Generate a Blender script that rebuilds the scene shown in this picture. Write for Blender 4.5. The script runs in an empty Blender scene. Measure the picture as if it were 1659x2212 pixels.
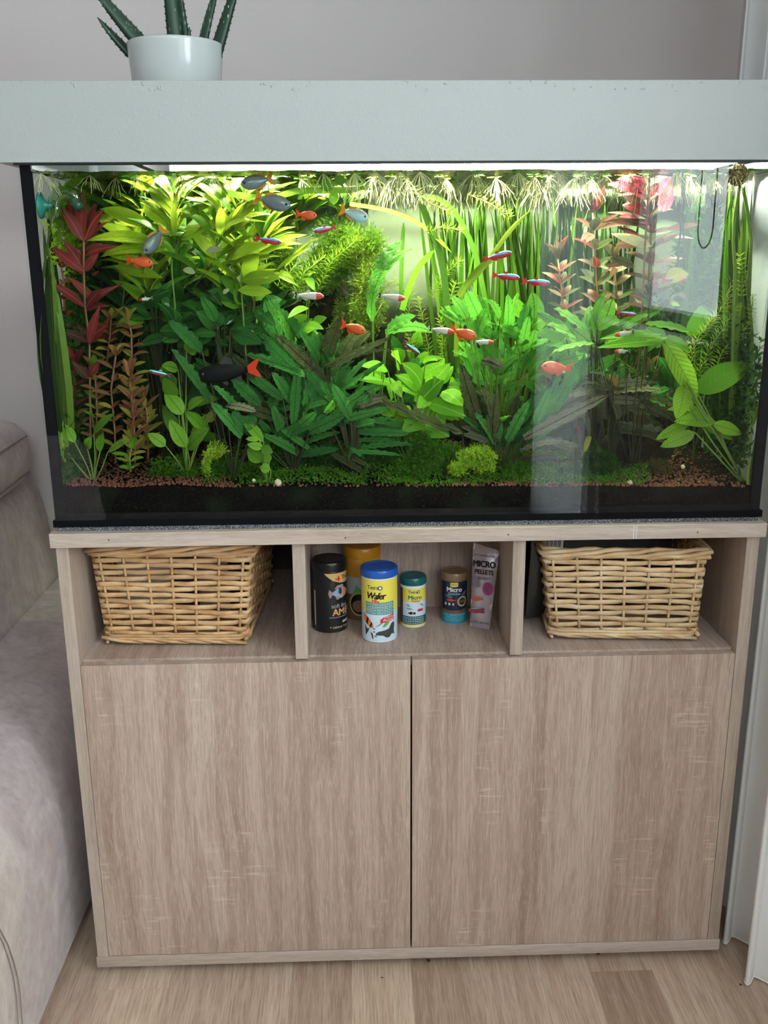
import bpy, bmesh, math, random
import numpy as np
from mathutils import Vector, Matrix, noise as mnoise

random.seed(7); np.random.seed(7)
S = bpy.context.scene
COL = S.collection
R = random.uniform
PI = math.pi

# ------------------------------------------------------------------ camera
FPX = 2046.55
CAM = Vector((-0.0936, -1.5385, 1.3401))
YAW, PITCH, ROLL = math.radians(1.7497), math.radians(15.3299), math.radians(-0.38196)
fw = Vector((math.sin(YAW) * math.cos(PITCH), math.cos(YAW) * math.cos(PITCH), -math.sin(PITCH)))
rt = Vector((math.cos(YAW), -math.sin(YAW), 0)); up = rt.cross(fw)
rt, up = (math.cos(ROLL) * rt + math.sin(ROLL) * up), (-math.sin(ROLL) * rt + math.cos(ROLL) * up)
cd = bpy.data.cameras.new('camera'); cam = bpy.data.objects.new('camera', cd); COL.objects.link(cam)
cd.sensor_fit = 'HORIZONTAL'; cd.sensor_width = 36; cd.lens = 36 * FPX / 1659; cd.clip_start = .02
mw = Matrix((rt, up, -fw)).transposed().to_4x4(); mw.translation = CAM
cam.matrix_world = mw; S.camera = cam

# ------------------------------------------------------------------ daylight, exposure
S.view_settings.view_transform = 'Standard'; S.view_settings.look = 'None'
S.view_settings.exposure = 0.0; S.view_settings.gamma = 1; S.view_settings.use_curve_mapping = False
SKY = 14.5
w = bpy.data.worlds.new('sky'); S.world = w; w.use_nodes = True
bg = w.node_tree.nodes['Background']; bg.inputs[0].default_value = (.86, .95, 1.0, 1); bg.inputs[1].default_value = SKY
S.cycles.max_bounces = 10; S.cycles.diffuse_bounces = 5; S.cycles.transparent_max_bounces = 24
S.cycles.caustics_reflective = False; S.cycles.caustics_refractive = False
S.cycles.sample_clamp_indirect = 6

def portal(name, loc, rot, sx, sy):                 # lets the sky through a window opening be sampled well
    l = bpy.data.lights.new(name, 'AREA'); l.shape = 'RECTANGLE'; l.size = sx; l.size_y = sy; l.cycles.is_portal = True
    o = bpy.data.objects.new(name, l); COL.objects.link(o); o.location = loc; o.rotation_euler = rot
WX = 0.88                                           # the window wall
portal('window_portal', (WX + .14, -1.515, 1.775), (0, PI / 2, 0), 1.41, .93)
portal('balcony_portal', (WX + .14, -2.76, 1.25), (0, PI / 2, 0), 2.38, 1.12)
portal('fill_window_portal', (.18, -3.54, 2.17), (PI / 2, 0, 0), 1.30, .74)  # portal of the added window behind the viewer

# ------------------------------------------------------------------ helpers
def at(px, py, Y):
    d = fw + rt * ((px - 829.5) / FPX) - up * ((py - 1106) / FPX)
    return CAM + d * ((Y - CAM.y) / d.y)
def atz(px, py, Z):
    d = fw + rt * ((px - 829.5) / FPX) - up * ((py - 1106) / FPX)
    return CAM + d * ((Z - CAM.z) / d.z)

def link(name, data, parent=None):
    o = bpy.data.objects.new(name, data); COL.objects.link(o)
    if parent is not None:
        o.parent = parent; o.matrix_basis = Matrix.Translation(-world_loc(parent))
    return o
def world_loc(o):
    v = Vector((0, 0, 0))
    while o is not None:
        v = v + o.location; o = o.parent
    return v
def tag(o, label=None, cat=None, group=None, kind=None):
    if label: o['label'] = label
    if cat: o['category'] = cat
    if group: o['group'] = group
    if kind: o['kind'] = kind
    return o
def thing(name, loc, label, cat, group=None):
    o = bpy.data.objects.new(name, None); COL.objects.link(o); o.location = loc; o.empty_display_size = .02
    return tag(o, label, cat, group)

class MB:
    """collects vertices and faces, builds one mesh object"""
    def __init__(s): s.v = []; s.f = []
    def add(s, vs, fs):
        n = len(s.v); s.v += [tuple(v) for v in vs]; s.f += [tuple(i + n for i in f) for f in fs]; return s
    def box(s, x0, x1, y0, y1, z0, z1):
        return s.add([(x0, y0, z0), (x1, y0, z0), (x1, y1, z0), (x0, y1, z0), (x0, y0, z1), (x1, y0, z1), (x1, y1, z1), (x0, y1, z1)],
                     [(0, 3, 2, 1), (4, 5, 6, 7), (0, 1, 5, 4), (1, 2, 6, 5), (2, 3, 7, 6), (3, 0, 4, 7)])
    def tube(s, pts, r, n=6, flat=1.0, fn=None, cap=True):
        pts = [Vector(p) for p in pts]; m = len(pts); rs = r if isinstance(r, (list, tuple)) else [r] * m
        vs = []; ref = Vector((0, 0, 1))
        t0 = (pts[1] - pts[0]).normalized()
        if abs(t0.dot(ref)) > .9: ref = Vector((0, 1, 0))
        for i, p in enumerate(pts):
            t = (pts[min(i + 1, m - 1)] - pts[max(i - 1, 0)]).normalized()
            if t.length == 0: t = t0
            a = (ref - t * ref.dot(t)).normalized(); b = t.cross(a); ref = a
            for k in range(n):
                q = 2 * PI * k / n; vs.append(p + a * (rs[i] * math.cos(q)) + b * (rs[i] * flat * math.sin(q)))
        fs = [(i * n + k, i * n + (k + 1) % n, (i + 1) * n + (k + 1) % n, (i + 1) * n + k) for i in range(m - 1) for k in range(n)]
        if cap: fs += [tuple(range(n - 1, -1, -1)), tuple(range((m - 1) * n, m * n))]
        return s.add(vs, fs)
    def ring(s, pts, r, n=6, flat=1.0):
        """closed tube, section flattened across the horizontal normal"""
        pts = [Vector(p) for p in pts]; m = len(pts); vs = []
        for i, p in enumerate(pts):
            t = (pts[(i + 1) % m] - pts[i - 1]).normalized(); b = Vector((0, 0, 1)); b = (b - t * b.dot(t)).normalized(); a = t.cross(b)
            for k in range(n):
                q = 2 * PI * k / n; vs.append(p + b * (r * math.sin(q)) + a * (r * flat * math.cos(q)))
        return s.add(vs, [(i * n + k, i * n + (k + 1) % n, ((i + 1) % m) * n + (k + 1) % n, ((i + 1) % m) * n + k) for i in range(m) for k in range(n)])
    def lathe(s, prof, n=32, c=(0, 0, 0)):
        vs = [(c[0] + r * math.sin(2 * PI * k / n), c[1] - r * math.cos(2 * PI * k / n), c[2] + z) for r, z in prof for k in range(n)]
        m = len(prof)
        fs = [(i * n + k, i * n + (k + 1) % n, (i + 1) * n + (k + 1) % n, (i + 1) * n + k) for i in range(m - 1) for k in range(n)]
        if prof[0][0] > 1e-5: fs.append(tuple(range(n - 1, -1, -1)))
        if prof[-1][0] > 1e-5: fs.append(tuple(range((m - 1) * n, m * n)))
        return s.add(vs, fs)
    def mesh(s, name, mat, smooth=False):
        me = bpy.data.meshes.new(name); me.from_pydata(s.v, [], s.f)
        if mat: me.materials.append(mat)
        if smooth: me.shade_smooth()
        return me
    def obj(s, name, mat, parent=None, smooth=False, bevel=0, seg=2, label=None, kind=None):
        o = link(name, s.mesh(name, mat, smooth), parent)
        if bevel:
            b = o.modifiers.new('bevel', 'BEVEL'); b.width = bevel; b.segments = seg; b.limit_method = 'ANGLE'; b.angle_limit = .6
            o.data.shade_smooth()
            try: b.harden_normals = True
            except Exception: pass
        return tag(o, label=label, kind=kind)

def box(name, mat, x0, x1, y0, y1, z0, z1, parent=None, bevel=0, label=None, kind=None):
    return MB().box(x0, x1, y0, y1, z0, z1).obj(name, mat, parent, bevel=bevel, label=label, kind=kind)

# ------------------------------------------------------------------ materials
def newmat(name):
    m = bpy.data.materials.new(name); m.use_nodes = True; m.node_tree.nodes.clear()
    return m, m.node_tree
class NT:
    """terse node building"""
    def __init__(s, name):
        s.m, s.t = newmat(name); s.out = s.n('ShaderNodeOutputMaterial')
    def n(s, typ, **kw):
        nd = s.t.nodes.new(typ)
        for k, v in kw.items():
            if k.startswith('i_'):
                key = k[2:]; key = int(key) if key.isdigit() else key.replace('_', ' ')
                s.set(nd.inputs[key], v)
            else: setattr(nd, k, v)
        return nd
    def set(s, sock, v):
        if hasattr(v, 'is_linked') or isinstance(v, bpy.types.NodeSocket): s.t.links.new(v, sock)
        elif isinstance(v, bpy.types.Node): s.t.links.new(v.outputs[0], sock)
        else:
            if sock.type == 'RGBA' and isinstance(v, (tuple, list)) and len(v) == 3: v = (*v, 1)
            sock.default_value = v
    def math(s, op, a, b=0.0, c=None):
        nd = s.n('ShaderNodeMath', operation=op); s.set(nd.inputs[0], a); s.set(nd.inputs[1], b)
        if c is not None: s.set(nd.inputs[2], c)
        return nd.outputs[0]
    def mix(s, f, a, b, mode='MIX'):
        nd = s.n('ShaderNodeMix', data_type='RGBA', blend_type=mode)
        s.set(nd.inputs[0], f); s.set(nd.inputs[6], a); s.set(nd.inputs[7], b); return nd.outputs[2]
    def ramp(s, f, stops, interp='LINEAR'):
        nd = s.n('ShaderNodeValToRGB'); nd.color_ramp.interpolation = interp; e = nd.color_ramp.elements
        while len(e) < len(stops): e.new(.5)
        for el, (p, c) in zip(e, stops):
            el.position = p; el.color = (*c, 1) if len(c) == 3 else c
        s.set(nd.inputs[0], f); return nd.outputs[0]
    def obj(s): return s.n('ShaderNodeTexCoord').outputs['Object']
    def rand(s): return s.n('ShaderNodeObjectInfo').outputs['Random']
    def map(s, vec, scale=(1, 1, 1), loc=(0, 0, 0)):
        nd = s.n('ShaderNodeMapping'); s.set(nd.inputs[0], vec); s.set(nd.inputs[1], loc); s.set(nd.inputs[3], scale); return nd.outputs[0]
    def noise(s, vec, scale, detail=3, rough=.5, dist=0.0):
        nd = s.n('ShaderNodeTexNoise'); s.set(nd.inputs['Vector'], vec); nd.inputs['Scale'].default_value = scale
        nd.inputs['Detail'].default_value = detail; nd.inputs['Roughness'].default_value = rough; nd.inputs['Distortion'].default_value = dist
        return nd.outputs[0]
    def bump(s, h, strength=.3, dist=.01):
        nd = s.n('ShaderNodeBump'); nd.inputs['Strength'].default_value = strength; nd.inputs['Distance'].default_value = dist
        s.set(nd.inputs['Height'], h); return nd.outputs[0]
    def pbr(s, col, rough=.5, spec=.5, normal=None, metal=0.0, **kw):
        b = s.n('ShaderNodeBsdfPrincipled'); s.set(b.inputs['Base Color'], col); s.set(b.inputs['Roughness'], rough)
        b.inputs['Specular IOR Level'].default_value = spec; b.inputs['Metallic'].default_value = metal
        if normal is not None: s.set(b.inputs['Normal'], normal)
        for k, v in kw.items(): s.set(b.inputs[k.replace('_', ' ')], v)
        return b.outputs[0]
    def end(s, sh):
        s.t.links.new(sh, s.out.inputs[0]); return s.m

def plain(name, col, rough=.5, spec=.5, metal=0.0, **kw):
    t = NT(name); return t.end(t.pbr(col, rough, spec, None, metal, **kw))

def wood_mat(name, axis, c_dark, c_mid, c_light, fine=1.0, saw=1.0, rnd=1.0):
    """pale sawn oak: long figure, short pores and crosswise saw marks; axis = grain direction"""
    t = NT(name)
    r = t.rand()
    off = t.n('ShaderNodeCombineXYZ'); t.set(off.inputs[0], t.math('MULTIPLY', r, 7.1 * rnd)); t.set(off.inputs[1], t.math('MULTIPLY', r, 3.7 * rnd)); t.set(off.inputs[2], t.math('MULTIPLY', r, 5.3 * rnd))
    v = t.n('ShaderNodeVectorMath', operation='ADD'); t.set(v.inputs[0], t.obj()); t.set(v.inputs[1], off.outputs[0]); v = v.outputs[0]
    def sc(a, l): return tuple(l if i == axis else a for i in range(3))
    warp = t.noise(t.map(v, sc(5, 1.6)), 1, 2)
    wv = t.n('ShaderNodeVectorMath', operation='MULTIPLY_ADD'); t.set(wv.inputs[0], warp)
    wv.inputs[1].default_value = sc(.05, .0); t.set(wv.inputs[2], v); wv = wv.outputs[0]
    band = t.noise(t.map(wv, sc(13, .55)), 1, 3, .55, .3)
    fig = t.noise(t.map(wv, sc(55, 1.3)), 1, 4, .6, .6)
    pores = t.noise(t.map(wv, sc(420, 14)), 1, 3, .62, .3)
    hair = t.noise(t.map(wv, sc(900, 30)), 1, 2, .6)
    base = t.ramp(t.math('ADD', t.math('MULTIPLY', band, .55), t.math('MULTIPLY', fig, .45)), [(.36, c_dark), (.5, c_mid), (.63, c_light)])
    flame = t.ramp(t.noise(t.map(wv, sc(19, 1.5)), 1, 1, .4, .9), [(.64, (0, 0, 0)), (.665, (1, 1, 1))])
    base = t.mix(t.math('MULTIPLY', flame, .38), base, c_dark)
    base = t.mix(t.math('MULTIPLY', t.ramp(pores, [(.40, (1, 1, 1)), (.56, (0, 0, 0))]), .34 * fine), base, tuple(c * .62 for c in c_dark))
    base = t.mix(t.math('MULTIPLY', t.ramp(hair, [(.54, (0, 0, 0)), (.66, (1, 1, 1))]), .36 * fine), base, tuple(min(1, c * 1.32) for c in c_light))
    mask = t.ramp(t.noise(t.map(v, sc(11, 5)), 1, 2), [(.58, (0, 0, 0)), (.68, (1, 1, 1))])
    marks = t.ramp(t.noise(t.map(v, tuple(190 if i == axis else 14 for i in range(3))), 1, 2, .6), [(.58, (0, 0, 0)), (.66, (1, 1, 1))])
    base = t.mix(t.math('MULTIPLY', t.math('MULTIPLY', mask, marks), .42 * saw), base, tuple(min(1, c * 1.35) for c in c_light))
    return t.end(t.pbr(base, .5, .35, t.bump(pores, .12, .001)))

OAK_D, OAK_M, OAK_L = (.32, .215, .17), (.455, .345, .285), (.54, .435, .37)
oak_v = wood_mat('oak_upright_grain', 2, OAK_D, OAK_M, OAK_L)
oak_h = wood_mat('oak_lengthwise_grain', 0, (.37, .285, .23), (.475, .385, .325), (.56, .47, .41), .8, 0)
oak_d = wood_mat('oak_depth_grain', 1, OAK_D, OAK_M, OAK_L, 1, .5)
oak_e = wood_mat('oak_edge_band', 2, (.33, .255, .205), (.43, .345, .285), (.51, .425, .365), .7, 0)

def floor_mat():
    t = NT('oak_laminate'); r = t.rand(); v = t.obj()
    off = t.n('ShaderNodeCombineXYZ')
    for i, k in enumerate((5.3, 9.1, 0)): t.set(off.inputs[i], t.math('MULTIPLY', r, k))
    a = t.n('ShaderNodeVectorMath', operation='ADD'); t.set(a.inputs[0], v); t.set(a.inputs[1], off.outputs[0]); v = a.outputs[0]
    band = t.noise(t.map(v, (16, 1.6, 1)), 1, 3, .5, 1.2)
    wv = t.n('ShaderNodeTexWave', wave_type='BANDS', bands_direction='X'); t.set(wv.inputs[0], t.map(v, (9, 1.1, 1))); wv.inputs['Scale'].default_value = 1.2
    wv.inputs['Distortion'].default_value = 9; wv.inputs['Detail'].default_value = 3; wv.inputs['Detail Scale'].default_value = 1.1
    pores = t.noise(t.map(v, (330, 12, 1)), 1, 3, .65)
    hair = t.noise(t.map(v, (700, 20, 1)), 1, 2, .6)
    base = t.ramp(t.math('ADD', t.math('MULTIPLY', band, .86), t.math('MULTIPLY', wv.outputs[1], .14)), [(.28, (.46, .335, .26)), (.5, (.57, .44, .35)), (.7, (.66, .54, .44))])
    tone = t.ramp(r, [(0, (.76, .69, .64)), (.35, (.95, .91, .87)), (.7, (1.08, 1.05, 1.0)), (1, (1.12, 1.12, 1.05))])
    base = t.mix(1.0, base, tone, 'MULTIPLY')
    base = t.mix(t.math('MULTIPLY', t.ramp(pores, [(.40, (1, 1, 1)), (.55, (0, 0, 0))]), .4), base, (.20, .125, .08))
    base = t.mix(t.math('MULTIPLY', t.ramp(hair, [(.55, (0, 0, 0)), (.66, (1, 1, 1))]), .4), base, (.68, .55, .40))
    return t.end(t.pbr(base, .42, .4, t.bump(pores, .1, .001)))
m_floor = floor_mat()

def wall_mat(name, col, rough=.9):
    t = NT(name); v = t.obj()
    n1 = t.noise(v, 140, 4, .6); n2 = t.noise(v, 26, 2)
    h = t.math('ADD', n1, t.math('MULTIPLY', t.ramp(n2, [(.66, (0, 0, 0)), (.72, (1, 1, 1))]), .8))
    return t.end(t.pbr(t.mix(t.noise(v, 3, 2), tuple(c * .97 for c in col), col), rough, .2, t.bump(h, .25, .002)))
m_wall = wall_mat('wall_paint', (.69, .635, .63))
m_wall2 = wall_mat('darkened_unseen_wall', (.13, .115, .11))  # unseen rear wall, darkened to keep its reflection in the tank weak
m_ceil = plain('ceiling_paint', (.82, .81, .80), .9, .2)

def hood_mat():
    t = NT('white_painted_board'); v = t.obj()
    drip = t.ramp(t.noise(t.map(v, (90, 90, 90)), 1, 2, .6), [(.66, (0, 0, 0)), (.72, (1, 1, 1))])
    zz = t.n('ShaderNodeSeparateXYZ'); t.set(zz.inputs[0], v)
    edge = t.ramp(zz.outputs[2], [(.0, (.12, .12, .12)), (1, (.12, .12, .12))])
    edge = t.math('GREATER_THAN', zz.outputs[2], 1.572)
    h = t.math('ADD', t.math('MULTIPLY', t.noise(v, 300, 3, .6), .25), t.math('MULTIPLY', drip, t.math('MULTIPLY_ADD', edge, .9, .08)))
    fleck = t.ramp(t.noise(t.map(v, (55, 55, 55), (3, 1, 2)), 1, 2, .5), [(.775, (0, 0, 0)), (.79, (1, 1, 1))])
    return t.end(t.pbr(t.mix(fleck, (.345, .37, .355), (.1, .1, .1)), .45, .4, t.bump(h, .5, .003)))
m_hood = hood_mat()
m_black = plain('black_silicone', (.004, .0045, .006), .6, .06)
m_blackedge = plain('black_trim', (.01, .01, .011), .5, .3)

def glass_mat(name, tint=(.97, .99, .985), ior=1.42, rough=0.0, clear=1.0):
    """thin pane: clear straight through, mirror-like towards grazing angles (front faces only)"""
    t = NT(name)
    fr = t.n('ShaderNodeFresnel'); fr.inputs[0].default_value = ior
    g = t.n('ShaderNodeNewGeometry')
    f = t.math('MULTIPLY', fr.outputs[0], t.math('SUBTRACT', 1.0, g.outputs['Backfacing']))
    tr = t.n('ShaderNodeBsdfTransparent'); tr.inputs[0].default_value = (*tint, 1)
    gl = t.n('ShaderNodeBsdfGlossy'); gl.inputs['Roughness'].default_value = rough; gl.inputs[0].default_value = (1, 1, 1, 1)
    mx = t.n('ShaderNodeMixShader'); t.set(mx.inputs[0], f); t.set(mx.inputs[1], tr); t.set(mx.inputs[2], gl)
    return t.end(mx.outputs[0])
m_glass = glass_mat('tank_glass')
m_pane = glass_mat('window_glass')

def water_mat(name, surface):
    t = NT(name); tr = t.n('ShaderNodeBsdfTransparent')
    va = t.n('ShaderNodeVolumeAbsorption'); va.inputs[0].default_value = (.46, .62, .22, 1); va.inputs[1].default_value = WATER_DENS
    t.t.links.new(va.outputs[0], t.out.inputs[1])
    if not surface: return t.end(tr.outputs[0])
    fr = t.n('ShaderNodeFresnel'); fr.inputs[0].default_value = 1.33
    b = t.bump(t.noise(t.map(t.obj(), (26, 40, 1)), 1, 2), .35, .01); t.set(fr.inputs[1], b)
    gl = t.n('ShaderNodeBsdfGlossy'); gl.inputs['Roughness'].default_value = .02; t.set(gl.inputs['Normal'], b)
    mx = t.n('ShaderNodeMixShader'); t.set(mx.inputs[0], fr); t.set(mx.inputs[1], tr); t.set(mx.inputs[2], gl)
    return t.end(mx.outputs[0])
WATER_DENS = 4.1

def leaf_mat(name, c1, c2, rib=None, ribw=.035, veins=0.0, trans=.45, rough=.35, spots=None, tipc=None, bumpy=0.0):
    """leaf blade: x across (-.5..+.5), y along (0..1)"""
    t = NT(name); v = t.obj(); r = t.rand()
    s = t.n('ShaderNodeSeparateXYZ'); t.set(s.inputs[0], v)
    x, y = s.outputs[0], s.outputs[1]
    ax = t.math('ABSOLUTE', x)
    col = t.mix(r, c1, c2)
    r2 = t.math('FRACT', t.math('MULTIPLY', r, 17.31)); col = t.mix(1.0, col, t.ramp(r2, [(0, (.55, .58, .6)), (.5, (.95, .95, .95)), (1, (1.22, 1.2, 1.1))]), 'MULTIPLY')
    veins = veins or .16
    mot = t.noise(t.map(v, (5, 14, 1)), 1, 4, .7)
    col = t.mix(t.math('MULTIPLY', t.ramp(mot, [(.35, (1, 1, 1)), (.6, (0, 0, 0))]), .35), col, tuple(c * .55 for c in c1))
    if tipc: col = t.mix(t.ramp(y, [(.35, (0, 0, 0)), (1, (1, 1, 1))]), col, tipc)
    if veins:
        vv = t.math('SINE', t.math('MULTIPLY', t.math('SUBTRACT', y, t.math('MULTIPLY', ax, .35)), 75))
        col = t.mix(t.math('MULTIPLY', t.ramp(vv, [(.25, (0, 0, 0)), (.95, (1, 1, 1))]), veins), col, tuple(c * .35 for c in c1))
    if rib: col = t.mix(t.math('LESS_THAN', ax, ribw), col, rib)
    if spots: col = t.mix(t.ramp(t.noise(t.map(v, (9, 26, 1)), 1, 1), [(.68, (0, 0, 0)), (.7, (1, 1, 1))]), col, spots)
    nrm = t.bump(t.noise(t.map(v, (10, 40, 1)), 1, 2), bumpy, .02) if bumpy else None
    p = t.pbr(col, rough, .10, nrm)
    tl = t.n('ShaderNodeBsdfTranslucent'); t.set(tl.inputs[0], t.mix(.35, col, (.55, .8, .05), 'MULTIPLY') if False else col)
    mx = t.n('ShaderNodeMixShader'); mx.inputs[0].default_value = trans; t.set(mx.inputs[1], p); t.set(mx.inputs[2], tl.outputs[0])
    return t.end(mx.outputs[0])

L_LIME = leaf_mat('leaf_lime', (.42, .60, .03), (.56, .66, .055), (.28, .46, .03), .03, trans=.55)
L_LIMED = leaf_mat('leaf_fresh_green', (.16, .38, .03), (.26, .48, .05), (.10, .25, .02), .03)
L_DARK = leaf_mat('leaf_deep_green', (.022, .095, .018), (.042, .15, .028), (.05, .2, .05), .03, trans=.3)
L_CRYPT = leaf_mat('leaf_ruffled_green', (.055, .24, .055), (.10, .34, .07), (.035, .13, .04), .04, .25, .35, .3, bumpy=.5)
L_CRYPTB = leaf_mat('leaf_ruffled_bright', (.12, .42, .05), (.20, .50, .07), (.07, .25, .03), .04, .25, .4, .3, bumpy=.5)
L_BROWN = leaf_mat('leaf_bronze', (.095, .11, .045), (.13, .135, .06), (.05, .045, .025), .05, .3, .3, .3, bumpy=.6)
L_GREY = leaf_mat('leaf_grey_bronze', (.20, .185, .14), (.27, .25, .19), (.08, .06, .05), .05, .3, .25, .3, bumpy=.6)
L_VAL = leaf_mat('leaf_ribbon', (.12, .25, .035), (.24, .36, .06), None, trans=.45)
L_VALD = leaf_mat('leaf_ribbon_deep', (.028, .06, .014), (.06, .11, .022), None, trans=.4)
L_VALY = leaf_mat('leaf_ribbon_yellow', (.42, .50, .07), (.50, .56, .10), None)
L_ECHI = leaf_mat('leaf_broad_bright', (.20, .50, .03), (.30, .58, .05), (.34, .6, .12), .03, .22, .45)
L_JAVA = leaf_mat('leaf_spotted_fern', (.15, .38, .05), (.22, .44, .07), (.06, .15, .03), .035, .35, .4, spots=(.03, .09, .02))
L_NET = leaf_mat('leaf_netted', (.30, .55, .05), (.38, .60, .06), (.16, .32, .03), .03, .55, .5)
L_RED = leaf_mat('leaf_wine_red', (.24, .03, .035), (.32, .05, .045), (.42, .09, .08), .035, trans=.4)
L_PINK = leaf_mat('leaf_dusty_pink', (.15, .065, .05), (.23, .11, .075), (.26, .12, .09), .035, trans=.4)
L_MAG = leaf_mat('leaf_crimson', (.60, .05, .11), (.7, .10, .16), (.75, .3, .3), .03, trans=.5)
L_ORNG = leaf_mat('leaf_copper', (.34, .13, .06), (.42, .19, .08), (.45, .24, .12), .04, trans=.4)
L_GOLD = leaf_mat('leaf_golden', (.48, .36, .07), (.42, .42, .08), (.5, .3, .1), .04, trans=.45)
L_PALE = leaf_mat('leaf_faded', (.62, .60, .36), (.66, .60, .45), None, trans=.4)
STEM_G = plain('stem_green', (.14, .22, .03), .5); STEM_D = plain('stem_dark', (.035, .035, .015), .5); STEM_R = plain('stem_reddish', (.25, .10, .06), .5)
ROOT = plain('root_pale', (.68, .62, .30), .6); ROOT_B = plain('root_brown', (.20, .12, .05), .6)
def needle_mat(name, c1, c2, sc=18):
    t = NT(name); c = t.mix(t.noise(t.obj(), sc, 3), c1, c2)
    tl = t.n('ShaderNodeBsdfTranslucent'); t.set(tl.inputs[0], c)
    mx = t.n('ShaderNodeMixShader'); mx.inputs[0].default_value = .4; t.set(mx.inputs[1], t.pbr(c, .6, .05)); t.set(mx.inputs[2], tl.outputs[0])
    return t.end(mx.outputs[0])
N_LIME = needle_mat('fine_leaf_lime', (.20, .42, .02), (.48, .60, .05))
N_MID = needle_mat('fine_leaf_green', (.06, .14, .01), (.19, .30, .025))
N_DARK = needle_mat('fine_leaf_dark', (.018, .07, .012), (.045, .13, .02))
N_YEL = needle_mat('fine_leaf_yellow', (.36, .46, .05), (.52, .58, .08))
N_CARP = needle_mat('carpet_leaf', (.03, .12, .008), (.12, .28, .02), 22)

# ------------------------------------------------------------------ the room shell
RX0, RX1, RY0, RY1, RZ = -3.0, WX, -3.4, 1.02, 2.6
def struct(name, mb, mat, **k): return mb.obj(name, mat, kind='structure', **k)
struct('wall_back', MB().box(RX0 - .1, RX1 + .12, RY1, RY1 + .1, 0, RZ), m_wall)
struct('wall_left', MB().box(RX0 - .1, RX0, RY0, RY1, 0, RZ), m_wall)
struct('ceiling', MB().box(RX0 - .1, RX1 + .12, RY0 - .1, RY1 + .1, RZ, RZ + .1), m_ceil)
m_frame = plain('white_frame', (.8, .81, .8), .35)
WY0, WY1, WZ0, WZ1 = -1.98, -1.02, 1.10, 2.48         # casement beside the tank
BY0, BY1, BZ0, BZ1 = -3.32, -2.20, .06, 2.44         # glazed balcony door further along the same wall
wr = MB()
for y0, y1, z0, z1 in ((RY0, BY0, 0, RZ), (BY0, BY1, BZ1, RZ), (BY0, BY1, 0, BZ0), (BY1, WY0, 0, RZ), (WY0, WY1, 0, WZ0), (WY0, WY1, WZ1, RZ), (WY1, RY1, 0, RZ)):
    wr.box(RX1, RX1 + .12, y0, y1, z0, z1)
struct('wall_right', wr, m_wall)
FX0, FX1, FZ0, FZ1 = -.47, .83, 1.80, 2.54            # unseen high window, added behind the viewer for frontal light
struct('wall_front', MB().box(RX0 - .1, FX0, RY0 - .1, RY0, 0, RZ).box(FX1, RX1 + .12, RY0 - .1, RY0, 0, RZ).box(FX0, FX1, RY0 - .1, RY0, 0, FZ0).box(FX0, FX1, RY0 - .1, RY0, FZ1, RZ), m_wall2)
w2 = link('fill_window', MB().box(FX0, FX0 + .05, RY0 - .09, RY0 - .03, FZ0, FZ1).box(FX1 - .05, FX1, RY0 - .09, RY0 - .03, FZ0, FZ1).box(FX0, FX1, RY0 - .09, RY0 - .03, FZ0, FZ0 + .05).box(FX0, FX1, RY0 - .09, RY0 - .03, FZ1 - .05, FZ1).mesh('fill_window', m_frame)); tag(w2, kind='structure')
box('window_pane', m_pane, FX0 + .045, FX1 - .045, RY0 - .063, RY0 - .057, FZ0 + .045, FZ1 - .045, w2)
def glazing(name, y0, y1, z0, z1, mull, pane):
    mb = MB(); X0, X1 = RX1 + .04, RX1 + .10
    mb.box(X0, X1, y0, y0 + .05, z0, z1).box(X0, X1, y1 - .05, y1, z0, z1).box(X0, X1, y0, y1, z0, z0 + .05).box(X0, X1, y0, y1, z1 - .05, z1)
    if mull: mb.box(X0, X1, mull - .05, mull + .05, z0, z1)
    o = link(name, mb.mesh(name, m_frame)); tag(o, kind='structure')
    for a, b in (((y0, mull), (mull, y1)) if mull else ((y0, y1),)):
        box(pane, m_pane, RX1 + .066, RX1 + .072, a + .045, b - .045, z0 + .045, z1 - .045, o)
    return o
win = glazing('window_1', WY0, WY1, WZ0, WZ1, None, 'window_pane')
box('window_sill', m_frame, RX1 - .10, RX1 + .05, WY0 - .05, WY1 + .05, WZ0 - .035, WZ0, win, bevel=.006)
glazing('door_1', BY0, BY1, BZ0, BZ1, None, 'door_pane')
struct('baseboard_back', MB().box(RX0, RX1, RY1 - .014, RY1, 0, .06), m_frame)
struct('baseboard_right', MB().box(RX1 - .014, RX1, -1.9, RY1, 0, .06), m_frame)

# floor: a sub-floor and, where the photo shows them, single laminate boards
fl = struct('floor', MB().box(RX0 - .1, RX1 + .12, RY0 - .1, RY1 + .1, -.06, -.004), plain('subfloor_brown', (.12, .08, .05), .8))  # dark brown sub-floor between the boards
xs = [-3.0, -2.88, -2.76, -2.64, -2.53, -2.41, -2.29, -2.17, -2.05, -1.93, -1.81, -1.69, -1.57, -1.45, -1.33, -1.21, -1.09, -.97, -.85, -.70, -.583, -.461, -.345, -.230, -.115, 0, .115, .23, .345, .465, .58, .70, .82, .88]
joints = {20: [-.72, -.035, .55], 28: [-.62, -.025, .6], 24: [-1.1, .18], 25: [-.85, .22, .9], 27: [-.95, .3], 29: [-.8, .35], 22: [-.9, .28], 23: [-1.3, .12]}
for i in range(len(xs) - 1):
    near = 18 <= i <= 32
    cuts = [RY0] + (joints.get(i) or ([-1.5 + R(-.4, .4), -.45 + R(-.3, .3), .35 + R(-.2, .3)] if near else [])) + [RY1]
    for a, b in zip(cuts, cuts[1:]):
        if i == 20: pass
        box('floorboard', m_floor, xs[i] + .00012, xs[i + 1] - .00012, a + .00012, b - .00012, -.004, R(-.00015, .00005), fl)

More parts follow.
